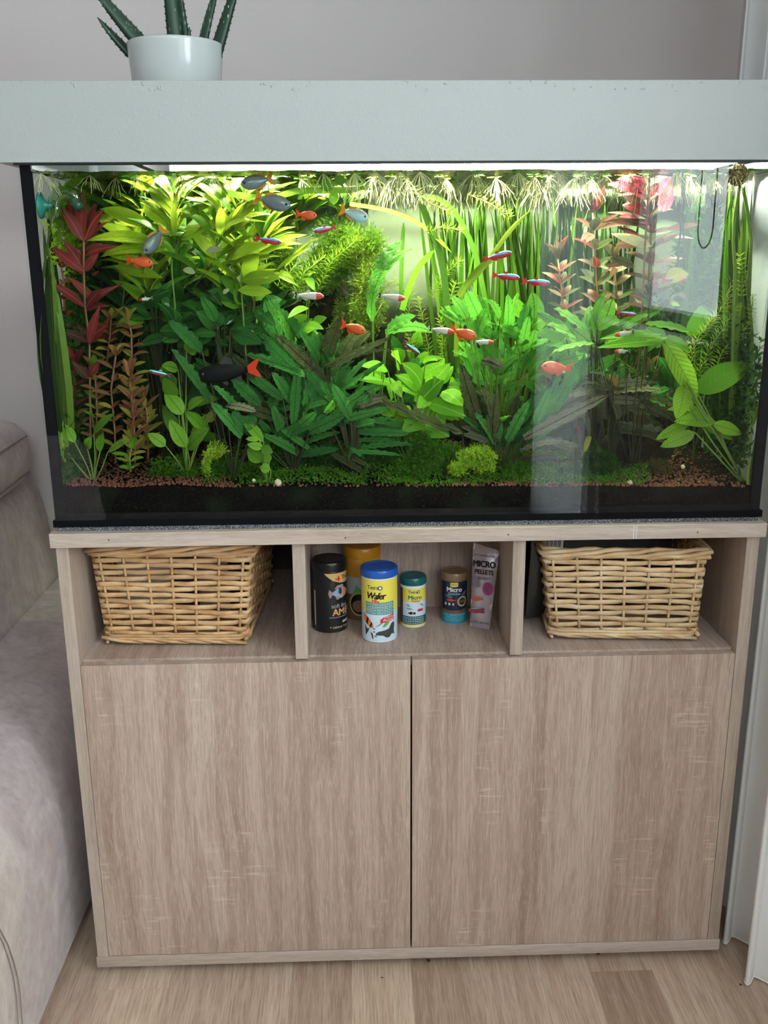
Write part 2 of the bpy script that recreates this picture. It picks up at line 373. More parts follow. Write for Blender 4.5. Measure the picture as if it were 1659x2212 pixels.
# ------------------------------------------------------------------ cabinet
ZT = .892                                            # top of the cabinet
cab = thing('aquarium_cabinet', (0, .25, 0), 'pale sawn-oak aquarium cabinet with three open bays over two handleless doors', 'cabinet')
box('top_board', oak_h, -.605, .605, -.013, .54, .867, ZT, cab, .0012)
for s in (-1, 1):
    x0, x1 = (-.6, -.579) if s < 0 else (.578, .6)
    box('side_panel', oak_e, x0, x1, 0, .52, .045, .867, cab, .0008)
box('divider', oak_e, -.2035, -.1815, .004, .50, .651, .867, cab, .0008)
box('divider', oak_e, .1745, .1965, .004, .50, .651, .867, cab, .0008)
box('shelf', oak_d, -.579, .578, .0195, .50, .629, .651, cab, .0006)
box('bay_back_panel', oak_v, -.1815, .1745, .25, .262, .651, .867, cab)
m_dark = plain('dark_interior', (.05, .035, .028), .8)
box('back_panel', m_dark, -.579, .578, .505, .515, .045, .867, cab)
box('door', oak_v, -.5783, -.0015, .0, .018, .0465, .6475, cab, .0007)
box('door', oak_v, .0015, .5773, .0, .018, .0465, .6475, cab, .0007)
box('bottom_board', oak_h, -.6025, .6025, -.001, .52, .0215, .0455, cab, .0008)
m_pad = plain('felt_pad', (.75, .75, .76), .9)
for x, y in ((-.505, .035), (-.45, .035), (0, .05), (.5, .05), (-.5, .45), (.5, .45)):
    MB().lathe([(.010, 0), (.010, .0215)], 14, (x, y, 0)).obj('foot', m_pad if x < -.4 else m_dark, cab)
for px, py in ((235, 1167), (746, 1162), (1098, 1155), (1507, 1150)):
    p = at(px, py, -.013); MB().lathe([(.0014, 0), (.0014, .0002)], 10).obj('screw_hole', m_dark, cab)
    o = COL.objects[-1]; o.matrix_basis = Matrix.Translation(p - world_loc(cab)) @ Matrix.Rotation(PI / 2, 4, 'X')
mk = MB()
for px in (1369, 1375):
    a, b = at(px + 1, 1137, -.0134), at(px - 1, 1163, -.0134); mk.tube([a, b], .0006, 4)
mk.obj('paint_drip', plain('white_drip', (.85, .85, .85), .4), cab, label='two thin white drips on the board edge')

# foam mat under the tank
def foam():
    t = NT('speckled_foam'); c = t.ramp(t.noise(t.obj(), 420, 3, .7), [(.38, (.03, .03, .035)), (.55, (.15, .15, .16)), (.66, (.42, .42, .45))]); return t.end(t.pbr(c, .9, .1))
fm = MB().box(-.594, .594, .002, .5, ZT, ZT + .0075).obj('foam_mat', foam()); tag(fm, 'thin speckled grey foam mat between tank and cabinet top', 'mat')

# ------------------------------------------------------------------ tank
TB, TT, TD = ZT + .0075, 1.535, .50
tank = thing('aquarium_tank', (0, .25, TB), 'large planted glass aquarium with black seams on the oak cabinet', 'aquarium')
box('front_pane', m_glass, -.6, .6, 0, .012, TB + .012, TT, tank)
box('back_pane', m_glass, -.588, .588, TD - .012, TD, TB + .012, TT, tank)
for s in (-1, 1):
    box('side_pane', m_glass, min(s * .6, s * .588), max(s * .6, s * .588), .0125, TD, TB + .012, TT, tank)
box('bottom_pane', m_black, -.6, .6, 0, TD, TB, TB + .0115, tank)
for s in (-1, 1):
    box('silicone_seam', m_black, min(s * .5995, s * .5825), max(s * .5995, s * .5825), .0122, .0185, TB + .012, TT, tank)
box('silicone_seam', m_black, -.588, .588, .0122, .03, TB + .012, TB + .020, tank)

WZ = 1.4625                                           # water level
nx, ny = 90, 36; vs = []
for j in range(ny + 1):
    for i in range(nx + 1):
        x = -.587 + 1.174 * i / nx; y = .0125 + .474 * j / ny
        vs.append((x, y, WZ + .0016 * mnoise.noise(Vector((x * 34, y * 40, 0))) + .001 * mnoise.noise(Vector((x * 80, y * 70, 4)))))
wfs = [(j * (nx + 1) + i, j * (nx + 1) + i + 1, (j + 1) * (nx + 1) + i + 1, (j + 1) * (nx + 1) + i) for j in range(ny) for i in range(nx)]
nt_ = len(wfs); q = len(vs); z0 = TB + .0125
rim = [i for i in range(nx + 1)] + [j * (nx + 1) + nx for j in range(1, ny + 1)] + [ny * (nx + 1) + i for i in range(nx - 1, -1, -1)] + [j * (nx + 1) for j in range(ny - 1, 0, -1)]
vs += [(vs[i][0], vs[i][1], z0) for i in rim]; m = len(rim)
wfs += [(rim[i], q + i, q + (i + 1) % m, rim[(i + 1) % m]) for i in range(m)] + [tuple(q + i for i in range(m - 1, -1, -1))]
wt = MB().add(vs, wfs).obj('water', water_mat('water_surface', True)); wt.data.materials.append(water_mat('water_body', False))
for p_ in wt.data.polygons: p_.material_index = 0 if p_.index < nt_ else 1; p_.use_smooth = p_.index < nt_
tag(wt, 'clear greenish water with a rippled surface just below the white hood', 'water', kind='stuff')

# hood
hood = thing('aquarium_hood', (0, .25, 1.473), 'white painted wooden hood covering the top of the aquarium', 'hood')
HX, HB, HT = .622, 1.473, 1.5865
box('front_board', m_hood, -HX, HX + .02, -.015, .0, HB, HT, hood, .0012)
box('top_board', m_hood, -HX, HX + .02, .0, .53, HT - .016, HT - .0005, hood)
for a, b in ((-HX, -.06), (.34, HX + .02)):  # unseen boards, shaped to keep lamp spill off the wall and sofa
    box('rear_light_baffle', m_hood, a, b, .515, .53, HB - .10, HT - .016, hood)
box('rear_light_baffle', m_hood, -.06, .34, .515, .53, HB + .007, HT - .016, hood)  # unseen lip, added to stop lamp light going up the wall
for s in (-1, 1):
    a, b = s * (HX if s < 0 else HX + .02), s * .606
    box('side_board', m_hood, min(a, b), max(a, b), 0, .515, HB, HT - .016, hood)
box('bottom_edge', m_blackedge, -.60, .6, -.0146, -.0004, HB - .0028, HB - .0001, hood, label='thin black lower edge')

# lamp in the hood
lamp = thing('aquarium_lamp', (.09, .24, 1.50), 'bright pinkish white lamp bar hidden in the white hood', 'lamp')
m_lamp = NT('lamp_glow'); e = m_lamp.n('ShaderNodeEmission'); e.inputs[0].default_value = (1.0, .93, .96, 1); e.inputs[1].default_value = 720.0; m_lamp = m_lamp.end(e.outputs[0])
for y, xl in ((.14, -.43), (.395, -.16)):
    MB().tube([(xl, y, 1.5), (.575, y, 1.5)], .009, 10).obj('lamp_tube', m_lamp, lamp)
    box('reflector', plain('lamp_housing', (.8, .8, .8), .4), xl - .02, .585, y - .05, y + .05, 1.518, 1.524, lamp)
for x in (-.45, .585):
    box('end_holder', m_blackedge, x - .012, x + .003, .11, .43, 1.485, 1.516, lamp)

# ------------------------------------------------------------------ lettering and flat print
def text_geo(s, size, bold=0.0, shear=0.0, space=1.0, sx=1.0):
    c = bpy.data.curves.new('lettering', 'FONT'); c.body = s; c.size = size; c.shear = shear; c.space_character = space
    c.align_x = 'CENTER'; c.align_y = 'CENTER'; c.resolution_u = 3
    o = bpy.data.objects.new('lettering', c); COL.objects.link(o)
    dg = bpy.context.evaluated_depsgraph_get(); me = bpy.data.meshes.new_from_object(o.evaluated_get(dg))
    bm = bmesh.new(); bm.from_mesh(me)
    bpy.data.objects.remove(o); bpy.data.curves.remove(c); bpy.data.meshes.remove(me)
    for v in bm.verts: v.co.x *= sx
    if bold:                                          # heavier strokes: copies set slightly apart
        src = bm.verts[:] + bm.edges[:] + bm.faces[:]
        for dx, dy in ((bold, 0), (-bold, 0), (0, bold * .7), (0, -bold * .7)):
            d = bmesh.ops.duplicate(bm, geom=src); bmesh.ops.translate(bm, verts=[g for g in d['geom'] if isinstance(g, bmesh.types.BMVert)], vec=(dx * size, dy * size, 0))
    return bm
def poly_geo(polys):
    bm = bmesh.new()
    for p in polys:
        bm.faces.new([bm.verts.new((x, y, 0)) for x, y in p])
    bmesh.ops.triangulate(bm, faces=bm.faces[:]); return bm
def ellipse(cx, cy, a, b, n=20, rot=0):
    c, s = math.cos(rot), math.sin(rot)
    return [(cx + a * math.cos(2 * PI * k / n) * c - b * math.sin(2 * PI * k / n) * s, cy + a * math.cos(2 * PI * k / n) * s + b * math.sin(2 * PI * k / n) * c) for k in range(n)]
def rect(x0, x1, y0, y1): return [(x0, y0), (x1, y0), (x1, y1), (x0, y1)]
def fishpoly(cx, cy, L, H, flip=1, rot=0):
    pts = [(-.5, .32), (-.36, .08), (-.15, .36), (.1, .5), (.34, .3), (.5, 0), (.36, -.28), (.1, -.46), (-.15, -.34), (-.36, -.08), (-.5, -.34), (-.44, 0)]
    c, s = math.cos(rot), math.sin(rot)
    return [(cx + (x * L * flip) * c - y * H * s, cy + (x * L * flip) * s + y * H * c) for x, y in pts]
def print_on(parent, name, bm, mat, r=None, x=0, z=0, lift=0, place=None, label=None):
    """flat print: wraps a 2D shape round a can of radius r, or lays it on a plane by the matrix PLACE"""
    bmesh.ops.translate(bm, verts=bm.verts, vec=(x, z, 0))
    if r:
        xs_ = [v.co.x for v in bm.verts]; a, b = min(xs_), max(xs_); k = a + .003
        while k < b:
            bmesh.ops.bisect_plane(bm, geom=bm.verts[:] + bm.edges[:] + bm.faces[:], plane_co=(k, 0, 0), plane_no=(1, 0, 0)); k += .003
        for v in bm.verts:
            q = v.co.x / r; rr = r + .00025 + lift; v.co = (rr * math.sin(q), -rr * math.cos(q), v.co.y)
    else:
        for v in bm.verts: v.co = place @ Vector((v.co.x, v.co.y, lift))
    me = bpy.data.meshes.new(name); bm.to_mesh(me); bm.free(); me.materials.append(mat)
    o = bpy.data.objects.new(name, me); COL.objects.link(o); o.parent = parent
    return tag(o, label=label)
INK = {}
def ink(name, c, rough=.35):
    if name not in INK: INK[name] = plain('print_' + name, c, rough, .4)
    return INK[name]
K, W_ = ink('black', (.008, .008, .01)), ink('white', (.8, .8, .8)); RED = ink('red', (.62, .025, .03)); YEL = ink('yellow', (.80, .68, .09))
TEAL = ink('teal', (.02, .24, .33)); DTEAL = ink('deep_teal', (.01, .10, .10)); NAVY = ink('navy', (.012, .02, .05)); GOLD = ink('gold', (.66, .40, .14)); SKYB = ink('pale_blue', (.58, .70, .80))
ORG = ink('orange', (.72, .20, .04)); GRY = ink('grey', (.30, .30, .31)); GRN = ink('green', (.12, .35, .08)); BLU = ink('blue', (.03, .10, .35)); BEI = ink('beige', (.50, .38, .27)); BRN = ink('brown', (.16, .09, .05)); MAG = ink('magenta', (.40, .02, .14)); SIL = ink('silver', (.45, .40, .41)); CYA = ink('cyan', (.10, .40, .55))

def can(label, x, y, r, h, lid_h, body, lidc, turn=0, lip=.0012, knob=False):
    t = thing('food_can', (x, y, .651), label, 'can')
    a = math.atan2(CAM.x - x, y - CAM.y) + math.radians(turn); t.rotation_euler = (0, 0, a)
    rb = r - lip
    def p(name, mb, mat, **k):
        o = bpy.data.objects.new(name, mb.mesh(name, mat)); COL.objects.link(o); o.parent = t
        o.data.shade_smooth(); b = o.modifiers.new('edges', 'EDGE_SPLIT'); b.split_angle = .6; return o
    hb = h - lid_h
    p('body', MB().lathe([(rb - .003, 0), (rb - .0006, .001), (rb, .004), (rb, hb - .004), (rb - .001, hb)], 48), body)
    prof = [(r - .0008, hb), (r, hb + .0015), (r, h - .003), (r - .0012, h - .001), (r - .004, h), (r - .007, h), (r - .0078, h - .0012), (0.0, h - .0012)]
    lid = p('lid', MB().lathe(prof, 48), lidc)
    return t, rb, lid
def gloss(name, c): return plain(name, c, .28, .5)
# black can
t, r, lid = can('black round can with gold corner band and colourful cichlid picture at left of bay', -.1455, .15, .0335, .139, .017, gloss('can_black', (.01, .01, .012)), gloss('lid_black', (.008, .008, .009)), 0)
off = .028                                            # its front label sits round to one side
print_on(t, 'label_band', poly_geo([[(-.026, .118), (.035, .118), (.035, .0985), (.018, .097), (.004, .0985), (-.010, .104), (-.020, .112)]]), GOLD, r, off - .012, 0)
print_on(t, 'lettering', text_geo('Tropi', .0105, .02, 0, .95), K, r, off + .008, .108, .0002)
print_on(t, 'fish_emblem', poly_geo([[(.0035, .0), (0, .0042), (-.0035, 0), (0, -.0042)], [(-.003, 0), (-.0062, .003), (-.0062, -.003)], [(-.001, .003), (-.003, .006), (.002, .004)], [(-.001, -.003), (-.003, -.006), (.002, -.004)]]), RED, r, off - .0105, .1065, .0002)
print_on(t, 'fish_picture', poly_geo([fishpoly(0, 0, .042, .024)]), ink('fish_blue', (.30, .36, .44)), r, off - .008, .079, .0001)
print_on(t, 'fish_picture', poly_geo([[(.004, .009), (.013, .006), (.018, -.001), (.012, -.008), (.004, -.010), (.008, 0)]]), ORG, r, off - .008, .079, .0002)
print_on(t, 'fish_picture', poly_geo([[(-.003, .010), (.003, .010), (.005, 0), (.001, -.004), (-.003, 0)]]), ink('fish_navy', (.02, .04, .12)), r, off - .008, .079, .0002)
print_on(t, 'fish_picture', poly_geo([[(-.012, .008), (-.006, .015), (.006, .016), (.010, .012), (.0, .010)], [(-.010, -.007), (-.007, -.013), (.004, -.010)], [(-.021, .008), (-.014, .001), (-.014, -.002), (-.020, -.010), (-.023, .0)]]), ink('fish_fin', (.30, .24, .24)), r, off - .008, .079, .0002)
print_on(t, 'lettering', text_geo('soft line', .0118, 0, 0, .95), ink('soft_grey', (.42, .40, .40)), r, off - .008, .0535)
print_on(t, 'lettering', text_geo('AM', .0185, .03, 0, .95), ink('amber', (.70, .36, .12)), r, off - .0105, .0405)
print_on(t, 'lettering', text_geo('ER', .0185, .03, 0, .95), ink('champagne', (.66, .56, .42)), r, off + .0135, .0405)
print_on(t, 'rule', poly_geo([rect(-.026, .03, 0, .0006)]), W_, r, off - .004, .0308)
print_on(t, 'lettering', text_geo('sinking', .0085, .015, .2, .9), W_, r, off + .0065, .021)
print_on(t, 'lettering', text_geo('+ calanus + garlic +', .0072, .015, 0, .95), ink('tan', (.60, .42, .25)), r, off - .003, .0115)
print_on(t, 'side_panel_print', poly_geo([rect(-.0022, .0022, .012, .082)]), ink('dull_white', (.5, .48, .47)), r, -.0335, 0)
# big yellow and blue can
m_body = gloss('can_white', (.78, .79, .78))
t, r, lid = can('tall yellow and white can with bright blue lid at front of bay', -.053, .101, .0342, .139, .0155, m_body, gloss('lid_blue', (.012, .10, .46)), 4)
ring_ = MB().ring([(.0235 * math.sin(k * PI / 20), -.0235 * math.cos(k * PI / 20), .1380) for k in range(40)], .0006, 5); q = bpy.data.objects.new('lid_ring', ring_.mesh('lid_ring', lid.data.materials[0], True)); COL.objects.link(q); q.parent = t
print_on(t, 'label_band', poly_geo([rect(-.042, .042, .060, .121)]), YEL, r)
print_on(t, 'label_band', poly_geo([rect(-.044, .038, .004, .060)]), SKYB, r)
print_on(t, 'logo_frame', poly_geo([rect(-.0245, .004, .0985, .0988), rect(-.0245, -.0242, .0985, .114), rect(.0037, .004, .0985, .114)]), GRY, r, 0, 0, .0001)
print_on(t, 'lettering', text_geo('Tetra', .0105, .012, 0, .92), ink('logo_navy', (.01, .02, .10)), r, -.0145, .1065, .0002)
print_on(t, 'logo_ring', poly_geo([ellipse(-.0010, .1062, .0040, .0042)]), ink('logo_navy', (0, 0, 0)), r, 0, 0, .0002)
print_on(t, 'logo_ring', poly_geo([ellipse(-.0010, .1062, .0023, .0026)]), W_, r, 0, 0, .0003)
print_on(t, 'lettering', text_geo('Wafer', .0178, .035, .22, .88, .86), K, r, -.0095, .0905, .0002)
print_on(t, 'lettering', text_geo('Mix', .0098, .035, .2, .95), RED, r, -.010, .0805, .0003)
for k in range(4):
    print_on(t, 'text_bar', poly_geo([rect(-.0305, .0262, .0735 - k * .0062, .0787 - k * .0062)]), TEAL, r, 0, 0, .0001)
    print_on(t, 'small_print', poly_geo([rect(-.029 + i * .0044, -.029 + i * .0044 + R(.0026, .004), .0755 - k * .0062, .0767 - k * .0062) for i in range(12)]), W_, r, 0, 0, .0003)
print_on(t, 'red_badge', poly_geo([[(-.001, .0385), (.0265, .0425), (.0265, .055), (.006, .0505), (.006, .0465), (-.001, .0455)]]), RED, r, 0, 0, .0002)
print_on(t, 'lettering', text_geo('SHRIMPS &', .0046, .008, 0, .95), W_, r, .0165, .0498, .0003)
print_on(t, 'lettering', text_geo('ALGAE', .0072, .011, 0, .95), W_, r, .0145, .0445, .0003)
print_on(t, 'lettering', text_geo('+', .013, .03), W_, r, -.0055, .0455, .0003)
print_on(t, 'catfish_picture', poly_geo([[(-.010, .0185), (-.004, .0225), (.006, .0245), (.015, .027), (.020, .036), (.0265, .0395), (.0285, .032), (.027, .023), (.0275, .014), (.0215, .016), (.016, .010), (.010, .010), (.004, .0145), (-.004, .015), (-.009, .0155)]]), ink('catfish', (.05, .05, .05)), r, 0, 0, .0002)
print_on(t, 'loach_picture', poly_geo([[(-.036, .056), (-.027, .0505), (-.019, .043), (-.0135, .033), (-.014, .0285), (-.020, .029), (-.029, .036), (-.036, .042)]]), ORG, r, 0, 0, .0002)
print_on(t, 'loach_picture', poly_geo([[(-.027, .0505), (-.023, .047), (-.026, .0335), (-.030, .037)], [(-.0175, .041), (-.0152, .037), (-.019, .029), (-.022, .0305)]]), K, r, 0, 0, .0003)
print_on(t, 'fish_picture', poly_geo([[(-.033, .034), (-.027, .026), (-.022, .028), (-.025, .020), (-.031, .012)], [(-.020, .021), (-.015, .018), (-.0135, .008), (-.016, .008)]]), ink('catfish', (.05, .05, .05)), r, 0, 0, .0002)
print_on(t, 'wafer_picture', poly_geo([ellipse(-.0125, .0275, .0022, .0013), ellipse(-.0125, .0215, .0022, .0013), ellipse(-.0095, .0135, .0025, .0014)]), BRN, r, 0, 0, .0002)
print_on(t, 'leaf_picture', poly_geo([[(.002, .031), (.008, .040), (.018, .043), (.014, .036), (.008, .031)]]), GRN, r, 0, 0, .00025)
print_on(t, 'leaf_picture', poly_geo([[(-.011, .030), (-.002, .0385), (.004, .039), (-.002, .034)]]), GRY, r, 0, 0, .0003)
# small teal can
t, r, lid = can('small yellow and white can with dark teal lid beside the tall blue-lidded can', .0125, .16, .0255, .100, .0155, m_body, gloss('lid_teal', (.008, .11, .12)), -2)
print_on(t, 'label_band', poly_geo([rect(-.0205, .036, .051, .079)]), YEL, r)
print_on(t, 'label_band', poly_geo([rect(-.0175, .036, .024, .0535)]), SKYB, r, 0, 0, .0001)
print_on(t, 'label_band', poly_geo([rect(-.036, -.0205, .010, .079)]), BRN, r)
print_on(t, 'label_band', poly_geo([rect(-.036, .036, .0075, .024)]), DTEAL, r, 0, 0, .0001)
print_on(t, 'label_band', poly_geo([rect(-.036, .036, .0045, .0075)]), YEL, r)
print_on(t, 'lettering', text_geo('Tetra', .0085, .012, 0, .92), ink('logo_navy', (0, 0, 0)), r, .0008, .0725, .0002)
print_on(t, 'logo_ring', poly_geo([ellipse(.0118, .0727, .0030, .0032)]), ink('logo_navy', (0, 0, 0)), r, 0, 0, .0002)
print_on(t, 'logo_ring', poly_geo([ellipse(.0118, .0727, .0017, .0019)]), W_, r, 0, 0, .0003)
print_on(t, 'lettering', text_geo('Micro', .0112, .04, 0, 1.0), ink('print_green', (.0, .17, .15)), r, .0048, .0615, .0002)
print_on(t, 'lettering', text_geo('Pellets', .0064, .02, .25, 1.0), RED, r, .0058, .0545, .0002)
for k in range(4):
    print_on(t, 'small_print', poly_geo([rect(-.021 + i * .0042, -.021 + i * .0042 + R(.0024, .0038), .0205 - k * .0036, .0216 - k * .0036) for i in range(11)]), W_, r, 0, 0, .0003)
print_on(t, 'fish_picture', poly_geo([fishpoly(-.0085, .046, .009, .0045, 1, -.5), fishpoly(.019, .046, .010, .0042, -1, -.6), fishpoly(-.005, .039, .015, .004, -1, -.1)]), GRY, r, 0, 0, .0002)
print_on(t, 'fish_picture', poly_geo([fishpoly(.0155, .036, .014, .0065, -1)]), RED, r, 0, 0, .0002)
print_on(t, 'fish_picture', poly_geo([fishpoly(-.001, .0305, .015, .006, -1)]), K, r, 0, 0, .0002)
print_on(t, 'fish_picture', poly_geo([rect(-.0005, .0015, .0285, .033)]), ORG, r, 0, 0, .0003)
# small brown can
t, r, lid = can('small navy can with brown lid beside the upright silver pouch', .0935, .18, .0258, .101, .0165, gloss('can_navy', (.012, .018, .045)), gloss('lid_brown', (.23, .135, .075)), 0)
print_on(t, 'label_band', poly_geo([rect(-.036, .036, .0, .0205)]), TEAL, r)
print_on(t, 'label_band', poly_geo([[(-.036, .0205), (.036, .0205), (.036, .031), (.012, .027), (-.012, .0265), (-.036, .030)]]), BRN, r)
print_on(t, 'logo_tag', poly_geo([[(-.0075, .083), (.0075, .083), (.0075, .0755), (0, .0742), (-.0075, .0755)]]), YEL, r, 0, 0, .0001)
print_on(t, 'lettering', text_geo('TetraO', .0046, .015), ink('logo_navy', (0, 0, 0)), r, 0, .0790, .0003)
print_on(t, 'lettering', text_geo('Micro', .0128, .035, 0, 1.0), W_, r, .0, .0685, .0002)
print_on(t, 'lettering', text_geo('Granules', .0066, .015, 0, 1.0), ink('pale_cyan', (.35, .55, .62)), r, 0, .0605, .0002)
print_on(t, 'fish_picture', poly_geo([fishpoly(-.005, .0475, .020, .0055, -1)]), ink('tetra_red', (.55, .08, .04)), r, 0, 0, .0002)
print_on(t, 'fish_picture', poly_geo([fishpoly(-.011, .055, .018, .008, 1, -.2), fishpoly(.021, .060, .016, .006, 1, .6)]), ink('fish_grey', (.16, .13, .16)), r, 0, 0, .0001)
print_on(t, 'fish_picture', poly_geo([rect(-.019, -.015, .037, .042), rect(-.011, -.007, .037, .042), rect(-.003, .000, .037, .042)]), ink('champagne', (0, 0, 0)), r, 0, 0, .0002)
print_on(t, 'badge', poly_geo([ellipse(.0165, .0445, .0105, .0105, 28)]), BEI, r, 0, 0, .0003)
print_on(t, 'badge', poly_geo([ellipse(.0165, .0445, .0075, .0075, 28)]), ink('badge_dark', (.05, .035, .025)), r, 0, 0, .0004)
print_on(t, 'lettering', text_geo('NATURAL', .0030, .015), BEI, r, .0165, .0445, .0006)
print_on(t, 'lettering', text_geo('FISH & VIBRANT COLOUR', .0040, .015), ink('pale_cyan', (0, 0, 0)), r, .001, .0175, .0002)
for k in range(3):
    print_on(t, 'small_print', poly_geo([rect(-.018 + i * .0044, -.018 + i * .0044 + R(.0024, .0038), .0132 - k * .0036, .0139 - k * .0036) for i in range(9)]), ink('pale_cyan', (0, 0, 0)), r, 0, 0, .0002)
# yellow lidded can behind
t, r, lid = can('pale grey can with orange yellow lid standing behind the tall blue-lidded can', -.083, .208, .0365, .148, .022, gloss('can_grey', (.40, .42, .42)), gloss('lid_amber', (.55, .24, .012)), 0)
print_on(t, 'label_band', poly_geo([rect(-.05, .05, .09, .126)]), ink('label_amber', (.55, .27, .03)), r)
print_on(t, 'label_band', poly_geo([rect(-.05, .05, .002, .055)]), BRN, r)
print_on(t, 'label_picture', poly_geo([[(-.02, .055), (-.012, .075), (.0, .062), (.006, .08), (.012, .05), (0, .04)]]), GRN, r, 0, 0, .0001)
print_on(t, 'label_picture', poly_geo([ellipse(-.006, .036, .022, .024)]), GOLD, r, 0, 0, .0001)
print_on(t, 'label_picture', poly_geo([ellipse(-.006, .036, .019, .021)]), K, r, 0, 0, .0002)
print_on(t, 'label_picture', poly_geo([ellipse(-.008, .032, .013, .012), ellipse(.004, .042, .008, .009)]), ink('pellet', (.25, .13, .07)), r, 0, 0, .0003)

# upright pouch
c00, c10, c01, c11 = at(1015, 1351, .14), at(1057, 1361, .12), at(1022, 1172, .165), at(1079, 1190, .145)
c00.z = .6515; c10.z = .6515
bag = thing('food_pouch', ((c00 + c10) / 2)[:], 'crumpled silver pouch with purple lettering leaning upright by the divider', 'pouch')
nrm = (c10 - c00).cross(c01 - c00).normalized()
if nrm.y > 0: nrm = -nrm
def bagpt(u, v, side):
    p = c00 * (1 - u) * (1 - v) + c10 * u * (1 - v) + c01 * (1 - u) * v + c11 * u * v
    th = .009 * (max(0.0, math.sin(PI * u)) ** .6) * max(0.0, 1 - max(0, v - .72) / .28) ** .7 * min(1, .25 + v * 6)
    return p + nrm * side * th + nrm * .0012 * mnoise.noise(Vector((u * 5, v * 12, side)))
N, M_ = 8, 20; vs = []; fs = []
for s in (1, -1):
    for j in range(M_ + 1):
        for i in range(N + 1):
            v = j / M_
            if j == M_: v += .012 * mnoise.noise(Vector((i * 1.7, 0, 2)))
            vs.append(bagpt(i / N, v, s) - world_loc(bag) * 0)
q = (N + 1) * (M_ + 1)
for j in range(M_):
    for i in range(N):
        a = j * (N + 1) + i; f = (a, a + 1, a + N + 2, a + N + 1); fs += [f, tuple(k + q for k in reversed(f))]
for j in range(M_):
    for i in (0, N):
        a = j * (N + 1) + i; fs.append((a, a + N + 1, a + N + 1 + q, a + q))
MB().add(vs, fs).obj('pouch_body', plain('silver_film', (.40, .34, .345), .3, .5, .25), bag, True)
bz = (c01 - c00).normalized(); bx = (nrm.cross(bz)).normalized()
if bx.x < 0: bx = -bx
bo = (c00 + c10) / 2 - world_loc(bag) + nrm * .0105
pm = Matrix((bx, bz, nrm)).transposed().to_4x4(); pm.translation = bo
def on_bag(name, bm, mat, u, v, lift=0, **k):
    return print_on(bag, name, bm, mat, None, u, v, lift, pm, **k)
PUR = ink('plum', (.035, .008, .025))
for s_, z_, sz, u_ in (('MICRO', .124, .0165, .008), ('PELLETS', .109, .0122, .008)):
    on_bag('lettering', text_geo(s_, sz, .045, 0, .95, .92), PUR, u_, z_, -.002, label='purple lettering')
on_bag('lettering', text_geo('For Small Sized Fish', .0050, .01), PUR, .008, .1405, -.004)
on_bag('small_print', poly_geo([rect(-.014, .022, .0985, .0997), rect(-.014, .016, .0955, .0966)]), PUR, 0, 0, -.0005)
on_bag('badge', poly_geo([ellipse(.0185, .0795, .0108, .0125, 28)]), MAG, 0, 0, .0008, label='magenta round badge')
on_bag('badge', poly_geo([ellipse(.0185, .0795, .0088, .0105, 28)]), ink('plum_light', (.20, .03, .13)), 0, 0, .001)
on_bag('fish_picture', poly_geo([fishpoly(-.003, .0575, .026, .009, -1, .05)]), ink('tetra_red', (0, 0, 0)), 0, 0, .0004)
on_bag('fish_picture', poly_geo([fishpoly(-.003, .0355, .034, .013, -1, .08)]), ink('neon_red', (.30, .03, .05)), 0, 0, .0004)
on_bag('fish_picture', poly_geo([[(-.018, .0365), (-.004, .0415), (.008, .040), (-.004, .0385)]]), CYA, 0, 0, .0006)
on_bag('fish_picture', poly_geo([ellipse(-.008, .093, .006, .009), ellipse(-.006, .083, .008, .004)]), ink('fish_grey', (0, 0, 0)), 0, 0, .0004)
on_bag('small_print', text_geo('NET WT. 1.58oz (45g)', .0042, .01), PUR, .002, .0125, -.003)

